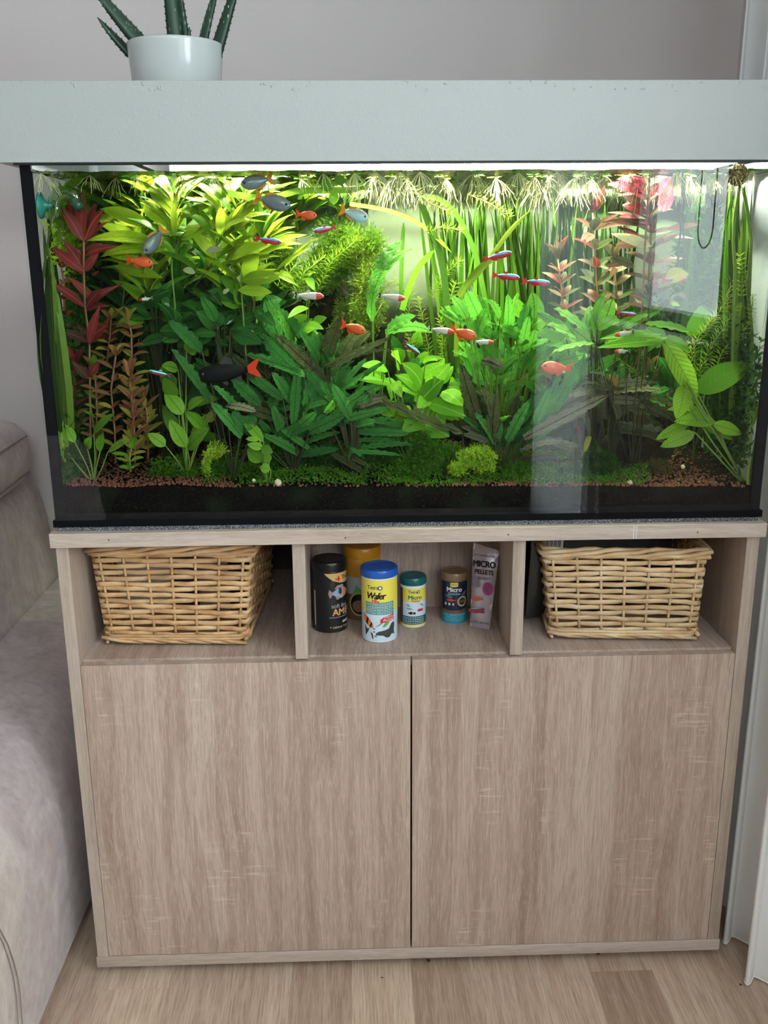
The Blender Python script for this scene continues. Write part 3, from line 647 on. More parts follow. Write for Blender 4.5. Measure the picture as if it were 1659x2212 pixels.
# ------------------------------------------------------------------ wicker baskets
def wick(name, c1, c2, c3):
    t = NT(name); v = t.obj(); r = t.rand()
    c = t.ramp(t.noise(t.map(v, (22, 22, 60)), 1, 3, .6), [(.3, c1), (.5, c2), (.7, c3)])
    c = t.mix(1.0, c, t.ramp(r, [(0, (.82, .80, .78)), (1, (1.12, 1.1, 1.05))]), 'MULTIPLY')
    fib = t.noise(t.map(v, (60, 60, 800)), 1, 2)
    return t.end(t.pbr(c, .42, .4, t.bump(fib, .15, .001)))
m_wl = wick('willow_tan', (.42, .23, .10), (.58, .36, .18), (.68, .47, .27))
m_wr = wick('willow_pale', (.48, .30, .15), (.64, .45, .26), (.76, .60, .40))
def basket(label, corner_l, corner_r, depth, rim_l, rim_r, ztop, mat, rows, nf, nsd, seed):
    """corner_l/r: front bottom corners; rim_l/r: front top corners (world xy)"""
    rnd = random.Random(seed)
    Lb, Rb, Lt, Rt = (Vector((*c, 0)) for c in (corner_l, corner_r, rim_l, rim_r))
    t = thing('wicker_basket', (*((Lb + Rb) / 2).xy, .651), label, 'basket', 'wicker baskets in the open bays')
    ax = (Rb - Lb).normalized(); ay = Vector((-ax.y, ax.x, 0)); z0, z1 = .652, ztop; g = .012
    def corners(k):
        a, b = Lb.lerp(Lt, k), Rb.lerp(Rt, k); e = g * (k - .0)
        return [a, b, b + ay * (depth + e), a + ay * (depth + e)]
    def stake_pos(k):
        c = corners(k); out = []
        for s, n in ((0, nf), (1, nsd), (2, nf), (3, nsd)):
            p, q = c[s], c[(s + 1) % 4]; d = (q - p).normalized(); nn = Vector((d.y, -d.x, 0))
            for i in range(n):
                u = (i + .28) / (n - .44)
                out.append((p.lerp(q, u), nn))
        return out
    def zz(k): return z0 + (z1 - z0) * k
    ns = len(stake_pos(0))
    for i in range(ns):
        pts = []
        for k in (.03, .35, .7, .99):
            p, nn = stake_pos(k)[i]; pts.append((p.x, p.y, zz(k)))
        MB().tube(pts, .0026, 6).obj('stake', mat, t, True)
    kb, kt = .115, .905
    for rr in range(rows):
        k = kb + (kt - kb) * rr / (rows - 1); st = stake_pos(k); pts = []; ph = [rnd.uniform(0, 6) for _ in range(3)]
        for i in range(ns):
            p, nn = st[i]; q, n2 = st[(i + 1) % ns]; s = 1 if (i + rr) % 2 else -1
            dz = .0016 * math.sin(i * 1.1 + ph[0]) + .0012 * math.sin(i * .43 + ph[1])
            a = p + nn * (.0046 * s); a.z = zz(k) + dz + .0008 * s
            pts.append(a)
            corner = (nn - n2).length > .1
            if corner:
                m1 = p.lerp(q, .5) + (nn + n2) * .006; m1.z = zz(k) + dz; pts.append(m1)
            else:
                for u in (.33, .67):
                    m = p.lerp(q, u) + nn * (.0046 * s * (1 - 2 * u) * .95); m.z = zz(k) + dz + .0008 * s * (1 - 2 * u); pts.append(m)
        MB().ring(pts, (z1 - z0) * (kt - kb) / rows * .47, 7, .5).obj('weaver', mat, t, True)
    # base border: thick overlapping rods; two plain rows above them
    c = corners(0.0)
    for s in range(4):
        p, q = c[s], c[(s + 1) % 4]; d = (q - p).normalized(); nn = Vector((d.y, -d.x, 0)); L = (q - p).length; n = max(4, int(L / .038))
        for i in range(n):
            a = p + d * (L * (i - .25) / n) + nn * .004; b = p + d * min(L * (i + 1.55) / n, L + .004) + nn * .001
            m = a.lerp(b, .5) + nn * .0035
            pts = [(a.x, a.y, z0 + .0155), (a.lerp(m, .5).x, a.lerp(m, .5).y, z0 + .0125), (m.x, m.y, z0 + .0095), (b.x, b.y, z0 + .0045)]
            MB().tube(pts, [.0034, .0042, .0044, .003], 7).obj('border_rod', mat, t, True)
    for rr, k in enumerate((.075, .10)):
        st = stake_pos(k); pts = []
        for i in range(ns):
            p, nn = st[i]; a = p + nn * (.0055 + .0015 * (i % 2)); a.z = zz(k) + rnd.uniform(-.001, .001); pts.append(a)
        MB().ring(pts, .0036, 7, .8).obj('weaver', mat, t, True)
    # rim: three rods twisted round each other
    c = corners(1.0); path = []
    for s in range(4):
        p, q = c[s], c[(s + 1) % 4]; n = 16 if s % 2 == 0 else 14
        for i in range(n): path.append(p.lerp(q, i / n))
    m = len(path)
    for h in range(4):
        pts = []
        for i, p in enumerate(path):
            d = (path[(i + 1) % m] - path[i - 1]).normalized(); nn = Vector((d.y, -d.x, 0)); a = i * 2 * PI * 4 / m + h * PI / 2
            v = p + nn * (.003 + .0058 * math.cos(a)); v.z = zz(.955) + .0062 * math.sin(a) + .0012 * math.sin(i * 1.7 + h); pts.append(v)
        MB().ring(pts, .0043, 7, 1).obj('rim_rod', mat, t, True)
    o = MB().add([(*cc.xy, z0 + .01) for cc in corners(.05)], [(0, 1, 2, 3)]).obj('base', mat, t)
    return t, corners
b1, c1 = basket('honey coloured wicker basket in the bay nearest the brown sofa', (-.549, .085), (-.300, .070), .30, (-.565, .080), (-.280, .063), .843, m_wl, 15, 7, 8, 3)
b2, c2 = basket('pale straw wicker basket in the bay nearest the white curtain', (.264, .072), (.520, .052), .30, (.243, .068), (.528, .046), .829, m_wr, 14, 7, 8, 5)

# what sticks out of the baskets
m_film = plain('dark_film', (.02, .024, .022), .25, .5)
def packet(label, x, y, z, sx, sy, sz, mat, rot=0, tilt=0):
    t = thing('food_packet', (x, y, z), label, 'packet'); t.rotation_euler = (tilt, 0, rot)
    vs = []; n = 6
    for j in range(n + 1):
        for i in range(n + 1):
            for s in (1, -1): pass
    for s in (-1, 1):
        for j in range(n + 1):
            for i in range(n + 1):
                u, v = i / n, j / n
                th = sy * .5 * max(0.0, 16 * u * (1 - u) * v * (1 - v)) ** .4 if 0 < u < 1 and 0 < v < 1 else 0.0008
                vs.append(((u - .5) * sx, s * (th + .0006 * mnoise.noise(Vector((u * 6 + x * 40, v * 6, s)))), v * sz))
    q = (n + 1) ** 2; fs = []
    for j in range(n):
        for i in range(n):
            a = j * (n + 1) + i; f = (a, a + 1, a + n + 2, a + n + 1); fs += [f, tuple(k + q for k in reversed(f))]
    o = bpy.data.objects.new('film', MB().add(vs, fs).mesh('film', mat, True)); COL.objects.link(o); o.parent = t
    pm = Matrix(((1, 0, 0), (0, 0, -1), (0, 1, 0))).to_4x4(); pm = Matrix(((1, 0, 0, 0), (0, 0, -1, -sy * .5 - .0012), (0, 1, 0, 0), (0, 0, 0, 1)))
    return t, pm
t, pm = packet('dark glossy packet with a white label standing in the pale straw basket', .36, .16, .665, .22, .03, .193, m_film, .05, .06)
print_on(t, 'label_sticker', poly_geo([rect(-.045, .085, .168, .187)]), ink('dull_white', (0, 0, 0)), None, 0, 0, 0, pm)
print_on(t, 'small_print', poly_geo([rect(.0, .05, .177, .181), rect(-.03, .03, .171, .173)]), K, None, 0, 0, .0004, pm)
t, pm = packet('dark packet with a barcode sticker at the corner of the pale straw basket', .262, .15, .665, .075, .02, .186, m_film, .25, .1)
print_on(t, 'label_sticker', poly_geo([rect(-.02, .022, .145, .180)]), W_, None, 0, 0, 0, pm)
print_on(t, 'barcode', poly_geo([rect(-.016 + i * .0027, -.016 + i * .0027 + (.0016 if i % 3 else .0009), .147, .163) for i in range(13)] + [rect(-.014, .016, .170, .174)]), K, None, 0, 0, .0004, pm)
t, pm = packet('dark rustling packet with faint red print at the back of the pale straw basket', .45, .20, .665, .13, .03, .196, plain('brown_film', (.035, .022, .02), .3), -.1, 0)
for i, (x, mat, lab) in enumerate(((-.50, plain('white_film', (.6, .58, .58), .35), 'white packet at the back of the honey coloured basket'), (-.42, plain('blue_film', (.03, .05, .13), .3), 'dark blue packet in the honey coloured basket'), (-.37, plain('grey_film', (.35, .34, .37), .3), 'pale grey packet in the honey coloured basket'), (-.33, plain('black_film', (.012, .012, .014), .3), 'black packet in the honey coloured basket near the dark gap'))):
    packet(lab, x, .20 + .02 * (i % 2), .665, .10 if i == 0 else .06, .025, .197, mat, R(-.2, .2), .05)

# ------------------------------------------------------------------ sofa
def suede():
    t = NT('taupe_suede'); v = t.obj()
    n1 = t.noise(t.map(v, (9, 9, 9)), 1, 4, .6, 1.2); n2 = t.noise(t.map(v, (60, 60, 40)), 1, 3, .6)
    c = t.ramp(t.math('ADD', t.math('MULTIPLY', n1, .65), t.math('MULTIPLY', n2, .35)), [(.32, (.36, .285, .275)), (.5, (.49, .405, .40)), (.68, (.62, .54, .535))])
    return t.end(t.pbr(c, .85, .15, t.bump(n2, .15, .004), Sheen_Weight=.3))
m_suede = suede()
sofa = thing('sofa', (-1.2, -.3, 0), 'taupe suede sofa standing close beside the oak cabinet', 'sofa')
def loft_y(prof, y0, y1, n, amp=.004):
    vs = []; m = len(prof)
    for j in range(n + 1):
        y = y0 + (y1 - y0) * j / n
        for x, z in prof:
            d = amp * mnoise.noise(Vector((x * 4, y * 3, z * 4)))
            vs.append((x + d, y, z + d * (z > .06)))
    fs = [(j * m + k, j * m + (k + 1) % m, (j + 1) * m + (k + 1) % m, (j + 1) * m + k) for j in range(n) for k in range(m)]
    fs += [tuple(range(m - 1, -1, -1)), tuple(range(n * m, (n + 1) * m))]
    return MB().add(vs, [tuple(reversed(f)) for f in fs])
loft_y([(-1.85, .02), (-1.2, .02), (-.676, .02), (-.663, .035), (-.660, .10), (-.658, .2), (-.659, .30), (-.664, .355), (-.678, .40), (-.70, .432), (-.735, .458), (-.79, .476), (-.86, .485), (-1.0, .488), (-1.85, .488)], -1.5, 1.0, 40).obj('seat', m_suede, sofa, True)
loft_y([(-1.85, .47), (-.905, .47), (-.918, .50), (-.93, .58), (-.94, .66), (-.955, .73), (-.985, .765), (-1.05, .78), (-1.85, .78)], -1.5, .985, 24).obj('backrest', m_suede, sofa, True)
cu = MB(); n = 20; prof = [(-1.30, .79), (-1.2, .765), (-1.0, .765), (-.95, .775), (-.93, .80), (-.925, .85), (-.93, .895), (-.955, .925), (-1.02, .945), (-1.15, .95), (-1.28, .93), (-1.32, .86)]
cx_, cz_ = -1.12, .855; vs = []
ys = [-.9, -.885, -.86, -.8, -.5, -.2, .1, .4, .65, .80, .87, .905, .925, .93]; sc_ = [.80, .9, .96, 1, 1, 1, 1, 1, 1, 1, .975, .93, .86, .78]
for y, q in zip(ys, sc_): vs += [(cx_ + (x - cx_) * q, y, cz_ + (z - cz_) * q) for x, z in prof]
m = len(prof); fs = [(j * m + (k + 1) % m, j * m + k, (j + 1) * m + k, (j + 1) * m + (k + 1) % m) for j in range(len(ys) - 1) for k in range(m)] + [tuple(range(m)), tuple(range(len(ys) * m - 1, (len(ys) - 1) * m - 1, -1))]
cu = cu.add(vs, fs).obj('headrest_cushion', m_suede, sofa, True)
m_seam = plain('suede_seam', (.24, .185, .175), .9, .1)
for z, dx in ((.893, .0), (.80, .0)):
    MB().tube([(-.926 if z > .85 else -.928, y, z + (.004 * math.sin(y * 9))) for y in np.linspace(-.8, .86, 24)], .0018, 5).obj('seam', m_seam, cu)
def atx(px, py, X):
    d = fw + rt * ((px - 829.5) / FPX) - up * ((py - 1106) / FPX)
    return CAM + d * ((X - CAM.x) / d.x)
for dx in (0, 9):
    MB().tube([atx(px + dx, py, -.6575) for px, py in ((-30, 1960), (-8, 2010), (8, 2040), (20, 2075), (29, 2110), (35, 2150), (39, 2212), (41, 2280))], .0009, 5).obj('seam', m_seam, sofa)

# ------------------------------------------------------------------ curtains
def sheer(name, col, trans, holes):
    t = NT(name); d = t.n('ShaderNodeBsdfDiffuse'); d.inputs[0].default_value = (*col, 1)
    tl = t.n('ShaderNodeBsdfTranslucent'); tl.inputs[0].default_value = (*col, 1); tr = t.n('ShaderNodeBsdfTransparent')
    m1 = t.n('ShaderNodeMixShader'); m1.inputs[0].default_value = trans; t.set(m1.inputs[1], d.outputs[0]); t.set(m1.inputs[2], tl.outputs[0])
    m2 = t.n('ShaderNodeMixShader'); m2.inputs[0].default_value = holes; t.set(m2.inputs[1], m1.outputs[0]); t.set(m2.inputs[2], tr.outputs[0])
    return t.end(m2.outputs[0])
m_sheer = sheer('sheer_fabric', (.92, .92, .93), .33, .04)
m_sheer2 = sheer('sheer_fabric_white', (.96, .96, .965), .22, .02)
def curtain(label, x, y0, y1, folds, amp, z0, z1, dens=14, ph=0.0, mat=None):
    t = thing('sheer_curtain', (x, (y0 + y1) / 2, z0), label, 'curtain', None)
    n = folds * dens; vs = []
    rows = [z0, z0 + .006, z0 + .012, z0 + .5, z0 + 1.2, z1]
    for z in rows:
        k = (z - z0) / (z1 - z0)
        for i in range(n + 1):
            u = i / n; a = u * folds * 2 * PI + ph; am = amp * (1 - .35 * k)
            y = y0 + (y1 - y0) * u + am * .55 * math.sin(2 * a + .4)
            vs.append((x + am * math.sin(a) + .004 * math.sin(u * 31), y, z))
    m = n + 1
    MB().add(vs, [(j * m + i, j * m + i + 1, (j + 1) * m + i + 1, (j + 1) * m + i) for j in range(len(rows) - 1) for i in range(n)]).obj('drape', mat or m_sheer, t, True)
    hem = []
    for i in range(n + 1): hem.append(vs[i])
    MB().tube(hem, .0016, 5).obj('hem', plain('hem_white', (.8, .8, .8), .8, .1), t, True)
    return t
curtain('white sheer curtain hanging in folds to the floor beside the oak cabinet', .674, -.13, .42, 5, .043, .004, 2.5, 24, .7, m_sheer2)
curtain('long white sheer curtain across the glazed balcony door', .842, BY0 - .03, -2.02, 11, .022, .01, 2.5, 10)
# roller blind chain at the casement
ch = thing('blind_chain', (.845, -1.10, 1.4), 'looped bead chain of a roller blind at the casement window', 'chain')
pts = [(.845, -1.06 - .055 * math.cos(a), 1.40 + .055 * math.sin(a)) for a in np.linspace(PI, 2 * PI, 12)]
pts = [(.845, -1.005, 2.36 - i * .06) for i in range(16)][:16] + [p for p in pts] + [(.845, -1.115, 1.42 + i * .06) for i in range(16)]
MB().tube(pts, .002, 5).obj('cord', plain('chain_grey', (.35, .36, .36), .4), ch)

# ------------------------------------------------------------------ aloe in a white pot on the hood
aloe = thing('potted_aloe', (-.392, .25, HT), 'potted aloe with dark spiky leaves in a glossy white pot', 'plant')
HTT = HT - .0005
MB().lathe([(.055, 0), (.071, .0006), (.0735, .004), (.0805, .094), (.0812, .098), (.0800, .0995), (.0785, .098), (.0765, .086), (.0, .084)], 64, (-.392, .25, HTT)).obj('pot', plain('white_ceramic', (.50, .53, .52), .16, .5), aloe, True)
MB().lathe([(.0755, .0842), (.04, .088), (0, .089)], 24, (-.392, .25, HTT)).obj('soil', plain('potting_soil', (.03, .022, .016), .95, .1), aloe, True)
def aloe_mat(name, c, spots):
    t = NT(name); v = t.obj()
    vo = t.n('ShaderNodeTexVoronoi'); t.set(vo.inputs['Vector'], t.map(v, (150, 150, 62))); vo.inputs['Scale'].default_value = 1
    sp = t.math('MULTIPLY', t.math('LESS_THAN', vo.outputs[0], .24), spots)
    cc = t.mix(t.math('MULTIPLY', t.noise(v, 40, 2), .5), c, tuple(k * .6 for k in c))
    return t.end(t.pbr(t.mix(sp, cc, (.34, .42, .34)), .4, .4))
A1, A2 = aloe_mat('aloe_green', (.022, .062, .036), 0.35), aloe_mat('aloe_spotted', (.016, .05, .03), 1.0)
def aloe_leaf(b, t_, w, mat, face, bend):
    b, t_ = Vector(b), Vector(t_); ax = (t_ - b).normalized(); L = (t_ - b).length; fn = Vector(face); fn = (fn - ax * fn.dot(ax)).normalized(); sd = ax.cross(fn)
    n = 12; vs = []; prof = [(-1, 0), (-.55, -.34), (0, -.46), (.55, -.34), (1, 0), (.5, .06), (0, .12), (-.5, .06)]; m = len(prof)
    cen = []
    for i in range(n + 1):
        k = i / n; ww = w * .5 * (1 - k ** 1.7) ** .75 + .0006; c = b + ax * (L * k) + fn * (bend * L * 4 * k * (1 - k) * -.25); cen.append((c, ww))
        vs += [c + sd * (x * ww) - fn * (y * ww) for x, y in prof]
    mb = MB().add(vs, [(i * m + q, i * m + (q + 1) % m, (i + 1) * m + (q + 1) % m, (i + 1) * m + q) for i in range(n) for q in range(m)] + [tuple(range(n * m, n * m + m))])
    k = .06
    while k < .93:
        i = int(k * n); f = k * n - i; c = cen[i][0].lerp(cen[i + 1][0], f); ww = cen[i][1] * (1 - f) + cen[i + 1][1] * f
        for s in (-1, 1):
            e = c + sd * (s * ww * .98); mb.add([e - ax * .0022, e + ax * .0012, e + fn * .001, e + sd * (s * .0026) + ax * .0022], [(0, 1, 3), (1, 2, 3), (2, 0, 3)])
        k += .011 / L
    mb.obj('leaf', mat, aloe, True)
zb = HTT + .086
def apx(px, py, y): return at(px, py, y)
for (bx, by, tx, ty, yb, yt, wd, mt, fc, bd) in (
    (283, 118, 210, 37, .26, .24, .017, A1, (.3, -1, .5), .10), (318, 108, 186, -48, .24, .22, .030, A1, (.3, -.9, .5), .08),
    (384, 118, 352, -150, .27, .27, .028, A1, (.2, -1, .1), .05), (404, 112, 384, -60, .29, .30, .018, A1, (-.3, -1, .2), -.1),
    (406, 112, 409, 58, .25, .25, .011, A1, (.3, -1, .2), .0), (432, 122, 482, -70, .28, .29, .025, A1, (-.6, -.8, .2), -.08), (462, 132, 530, -90, .25, .25, .024, A2, (-.3, -1, .2), -.05)):
    b = apx(bx, by, yb); t_ = apx(tx, ty, yt); b = b + (b - t_).normalized() * max(0, (b.z - zb)) / max(.3, abs((b - t_).normalized().z)); aloe_leaf(b, t_, wd, mt, fc, bd)

# crumbs on the floor, cable behind the cabinet corner
for px, py, r_ in ((926, 2075, .004), (825, 2112, .0022), (1292, 2061, .004), (1600, 2127, .003)):
    p = atz(px, py, 0); vs = [(p.x + r_ * R(.7, 1.2) * math.cos(a), p.y + r_ * R(.7, 1.2) * math.sin(a), .0004) for a in np.linspace(0, 2 * PI, 8)[:-1]]
    lab = {926: 'dark crumb on the floor below the gap between the doors', 825: 'tiny brown crumb on the floor in front of the cabinet', 1292: 'dark crumb under the edge of the cabinet at the short floor joint', 1600: 'dark crumb on the floor before the curtain'}[px]
    tag(MB().add(vs + [(p.x, p.y, .002)], [(i, (i + 1) % 7, 7) for i in range(7)]).obj('crumb', m_dark), lab, 'crumb')
cb = MB(); cb.tube([(.66, .30, .02), (.655, .28, .10), (.66, .27, .2), (.65, .29, .3), (.66, .3, .45)], .006, 8)
tag(cb.obj('cable', plain('cable_black', (.012, .012, .014), .5), None, True), 'black cable hanging between the cabinet side and the curtain', 'cable')

# ------------------------------------------------------------------ substrate
def soil_z(x, y): return .9585 - .015 * x + .085 * max(0, y - .012) + .0045 * mnoise.noise(Vector((x * 11, y * 11, 2)))
nx, ny = 60, 20; vs = []
for j in range(ny + 1):
    for i in range(nx + 1):
        x = -.5865 + 1.173 * i / nx; y = .0135 + .472 * j / ny; vs.append((x, y, soil_z(x, y) - .002))
q = len(vs)
vs += [(-.5865 + 1.173 * i / nx, .0135, TB + .0125) for i in range(nx + 1)]
fs = [(j * (nx + 1) + i, j * (nx + 1) + i + 1, (j + 1) * (nx + 1) + i + 1, (j + 1) * (nx + 1) + i) for j in range(ny) for i in range(nx)] + [(q + i, q + i + 1, i + 1, i) for i in range(nx)]
def soil_mat():
    t = NT('dark_soil'); v = t.obj()
    n = t.noise(v, 230, 4, .7); patch = t.noise(v, 14, 3)
    c = t.ramp(n, [(.42, (.001, .001, .001)), (.58, (.005, .004, .0035)), (.68, (.03, .022, .018)), (.76, (.12, .10, .09))])
    c = t.mix(t.math('MULTIPLY', t.ramp(patch, [(.5, (0, 0, 0)), (.7, (1, 1, 1))]), .5), c, (.012, .02, .008))
    return t.end(t.pbr(c, .9, .03, t.bump(n, .5, .004)))
tag(MB().add(vs, fs).obj('aquarium_soil', soil_mat(), None, True), 'dark aquarium soil bed seen through the lower front glass', 'soil', kind='stuff')
ICO = [(0, -.526, .851), (0, .526, .851), (0, -.526, -.851), (0, .526, -.851), (-.526, .851, 0), (.526, .851, 0), (-.526, -.851, 0), (.526, -.851, 0), (.851, 0, .526), (.851, 0, -.526), (-.851, 0, .526), (-.851, 0, -.526)]
ICF = [(0, 8, 1), (0, 1, 10), (0, 10, 6), (0, 6, 7), (0, 7, 8), (1, 8, 5), (1, 5, 4), (1, 4, 10), (10, 4, 11), (10, 11, 6), (6, 11, 2), (6, 2, 7), (7, 2, 9), (7, 9, 8), (8, 9, 5), (3, 5, 9), (3, 4, 5), (3, 11, 4), (3, 2, 11), (3, 9, 2)]
def np_mesh(name, V, F, mat, parent=None, smooth=False):
    me = bpy.data.meshes.new(name); me.vertices.add(len(V)); me.vertices.foreach_set('co', np.asarray(V, np.float32).ravel())
    k = F.shape[1]; me.loops.add(F.size); me.polygons.add(len(F)); me.loops.foreach_set('vertex_index', F.astype(np.int32).ravel())
    me.polygons.foreach_set('loop_start', np.arange(0, F.size, k, dtype=np.int32))
    try: me.polygons.foreach_set('loop_total', np.full(len(F), k, dtype=np.int32))
    except Exception: pass
    me.update(calc_edges=True); me.validate(); me.materials.append(mat)
    if smooth: me.shade_smooth()
    return link(name, me, parent)
def gravel_mat():
    t = NT('red_gravel'); c = t.ramp(t.noise(t.obj(), 260, 2), [(.3, (.07, .024, .016)), (.5, (.17, .06, .04)), (.66, (.26, .095, .065)), (.76, (.32, .18, .13))]); return t.end(t.pbr(c, .8, .05))
rg = np.random.default_rng(3); P = []
while len(P) < 5200:
    x, y = rg.uniform(-.58, .58), .016 + .30 * rg.random() ** 1.6
    dens = 1 if x < -.30 else (.15 if x < .07 else (.8 if x < .22 else (.5 if x < .27 else (1 if x < .53 else .3))))
    if rg.random() < dens: P.append((x, y, soil_z(x, y)))
P = np.array(P); rr = rg.uniform(.0014, .0029, (len(P), 1, 3)); ang = rg.uniform(0, 6.28, len(P))
I = np.array(ICO)[None] * rg.uniform(.75, 1.2, (len(P), 12, 1)) * rr
V = np.stack([I[..., 0] * np.cos(ang)[:, None] - I[..., 1] * np.sin(ang)[:, None], I[..., 0] * np.sin(ang)[:, None] + I[..., 1] * np.cos(ang)[:, None], I[..., 2]], -1) + P[:, None]
F = (np.array(ICF)[None] + (np.arange(len(P)) * 12)[:, None, None]).reshape(-1, 3)
tag(np_mesh('gravel', V.reshape(-1, 3), F, gravel_mat()), 'reddish brown gravel scattered over the dark aquarium soil', 'gravel', kind='stuff')

# ------------------------------------------------------------------ leaf shapes (shared meshes)
LEAVES = {}
def leaf_mesh(shape, bend, mat):
    key = (shape, bend, mat.name)
    if key in LEAVES: return LEAVES[key]
    n = {'lance': 8, 'oval': 7, 'broad': 9, 'ruffle': 15, 'ribbon': 12, 'fern': 12}[shape]
    vs = []; seed = len(LEAVES) * 3.7
    for i in range(n + 1):
        t = i / n
        if shape == 'lance': w_ = math.sin(PI * min(1, t ** .85)) ** .85
        elif shape == 'oval': w_ = max(0, math.sin(PI * t)) ** .62
        elif shape == 'broad': w_ = max(0.0, math.sin(PI * min(1, t ** .78))) ** .7
        elif shape == 'fern': w_ = max(0.0, math.sin(PI * t)) ** .5 * (1 + .08 * math.sin(t * 37))
        elif shape == 'ruffle': w_ = (max(0.0, math.sin(PI * min(1, (.05 + .95 * t) ** .9))) ** .48) * (1 + .15 * math.sin(i * 2.6 + seed))
        else: w_ = min(1, 1.4 * (1 - t) ** .5, .6 + t * 3)
        w_ = max(w_, .03) * .5
        z = bend * 4 * t * (1 - t) + (.3 * bend * math.sin(t * 5) if shape == 'ribbon' else 0)
        ru = .026 * math.sin(i * 2.6 + seed) if shape in ('ruffle', 'fern') else 0
        ru2 = .026 * math.sin(i * 2.4 + seed + 2) if shape in ('ruffle', 'fern') else 0
        fold = .10 if shape != 'ribbon' else .0
        if shape == 'ribbon': vs += [(-w_, t, z), (w_, t, z)]
        else: vs += [(-w_, t, z + fold * w_ * .35 + ru), (0, t, z), (w_, t, z + fold * w_ * .35 + ru2)]
    c = 2 if shape == 'ribbon' else 3
    fs = [(i * c + k, i * c + k + 1, (i + 1) * c + k + 1, (i + 1) * c + k) for i in range(n) for k in range(c - 1)]
    LEAVES[key] = MB().add(vs, fs).mesh('leaf', mat, True); return LEAVES[key]
def clampv(p):
    return Vector((min(max(p.x, -.583), .583), min(max(p.y, .018), .484), min(p.z, WZ - .004)))
def put_leaf(plant, b, t_, w, shape, mat, bend=.12, face=None, name='leaf'):
    b, t_ = clampv(Vector(b)), clampv(Vector(t_)); ax = t_ - b; L = ax.length
    if L < .004: return None
    ax /= L; f = Vector(face) if face else Vector((R(-.5, .5), -.75, R(.15, .9)))
    f = f - ax * f.dot(ax)
    if f.length < .05: f = Vector((1, 0, 0)) - ax * ax.x
    f.normalize(); sd = ax.cross(f)
    M = Matrix((sd * w, ax * L, f * L)).transposed().to_4x4()
    o = bpy.data.objects.new(name, leaf_mesh(shape, bend, mat)); COL.objects.link(o); o.parent = plant
    M.translation = b - plant.location; o.matrix_basis = M; return o
def stems_obj(plant, mb, mat, name='stem'):
    if mb.v: o = mb.obj(name, mat, plant, True); return o
PXM = 1 / 1250
Z1 = lambda x, y: (x / 2.9625, 330 + y / 2.9625)
Z2 = lambda x, y: (500 + x / 2.9625, 330 + y / 2.9625)
Z3 = lambda x, y: (1000 + x / 2.517, 330 + y / 2.517)
Z4 = lambda x, y: (x / 2.9625, 700 + y / 2.9625)
Z5 = lambda x, y: (500 + x / 2.9625, 700 + y / 2.9625)
Z6 = lambda x, y: (1000 + x / 2.517, 700 + y / 2.517)
PG = 'rooted plants in the aquarium'
def plant_at(name, label, px, py, Y, group=None):
    p = at(px, py, Y); p.z = max(p.z, soil_z(p.x, p.y) + .001) if False else p.z
    return thing(name, p, label, 'plant', group)
def drawn(name, label, base, Y, leaves, zf, shape, mat, w, stem_mat=STEM_D, bend=.1, dt=(-.045, .01), stalk=.0013, face=None, single=False):
    """a rosette whose leaves are given one by one: (base x, base y, tip x, tip y[, width px[, material]]) in crop coordinates"""
    bx, by = zf(*base); t = plant_at(name, label, bx, by, Y); st = MB(); root = t.location.copy(); root.z = soil_z(root.x, root.y)
    if root.z > t.location.z: root.z = t.location.z - .004
    for lf in leaves:
        ww = (lf[4] if len(lf) > 4 and lf[4] else w) * PXM; mt = lf[5] if len(lf) > 5 and lf[5] else mat
        sh = lf[6] if len(lf) > 6 else shape
        y0 = Y + R(-.012, .012); b = at(*zf(lf[0], lf[1]), y0); e = at(*zf(lf[2], lf[3]), max(.02, y0 + R(*dt)))
        put_leaf(t, b, e, ww, sh, mt, bend * R(.5, 1.4), face)
        if len(leaves) > 8 and sh in ('ruffle', 'broad', 'lance', 'fern') and mt is not L_GOLD:
            j = Vector((R(-.016, .016), R(.015, .05), R(-.014, .012))); k2 = Vector((R(-.02, .02), R(-.01, .02), R(-.022, .012)))
            put_leaf(t, b + j, e + j + k2, ww * R(.7, 1.0), sh, L_DARK if sh == 'lance' and mt is L_DARK else mt, bend * R(.5, 1.6), None)
            if sh == 'ruffle':
                j = Vector((R(-.022, .022), R(-.005, .03), R(-.012, .012))); k2 = Vector((R(-.028, .028), R(-.02, .01), R(-.02, .010)))
                put_leaf(t, b + j, b + j + (e - b) * R(.65, .95) + k2, ww * R(.55, .8), sh, mt, bend * R(.5, 1.6), None)
        if single: continue
        if (b - root).length > .006: st.tube([root, root.lerp(b, .5) + Vector((R(-.004, .004), .004, 0)), b, b.lerp(e, .25)], [stalk, stalk, stalk * .8, stalk * .4], 5)
    if single:
        st.tube([root, root.lerp(t.location, .5) + Vector((.004, .003, 0)), t.location.copy(), t.location + Vector((.001, 0, .07 if single == 2 else .02))], .0016, 6)
    stems_obj(t, st, stem_mat, 'stalks'); return t
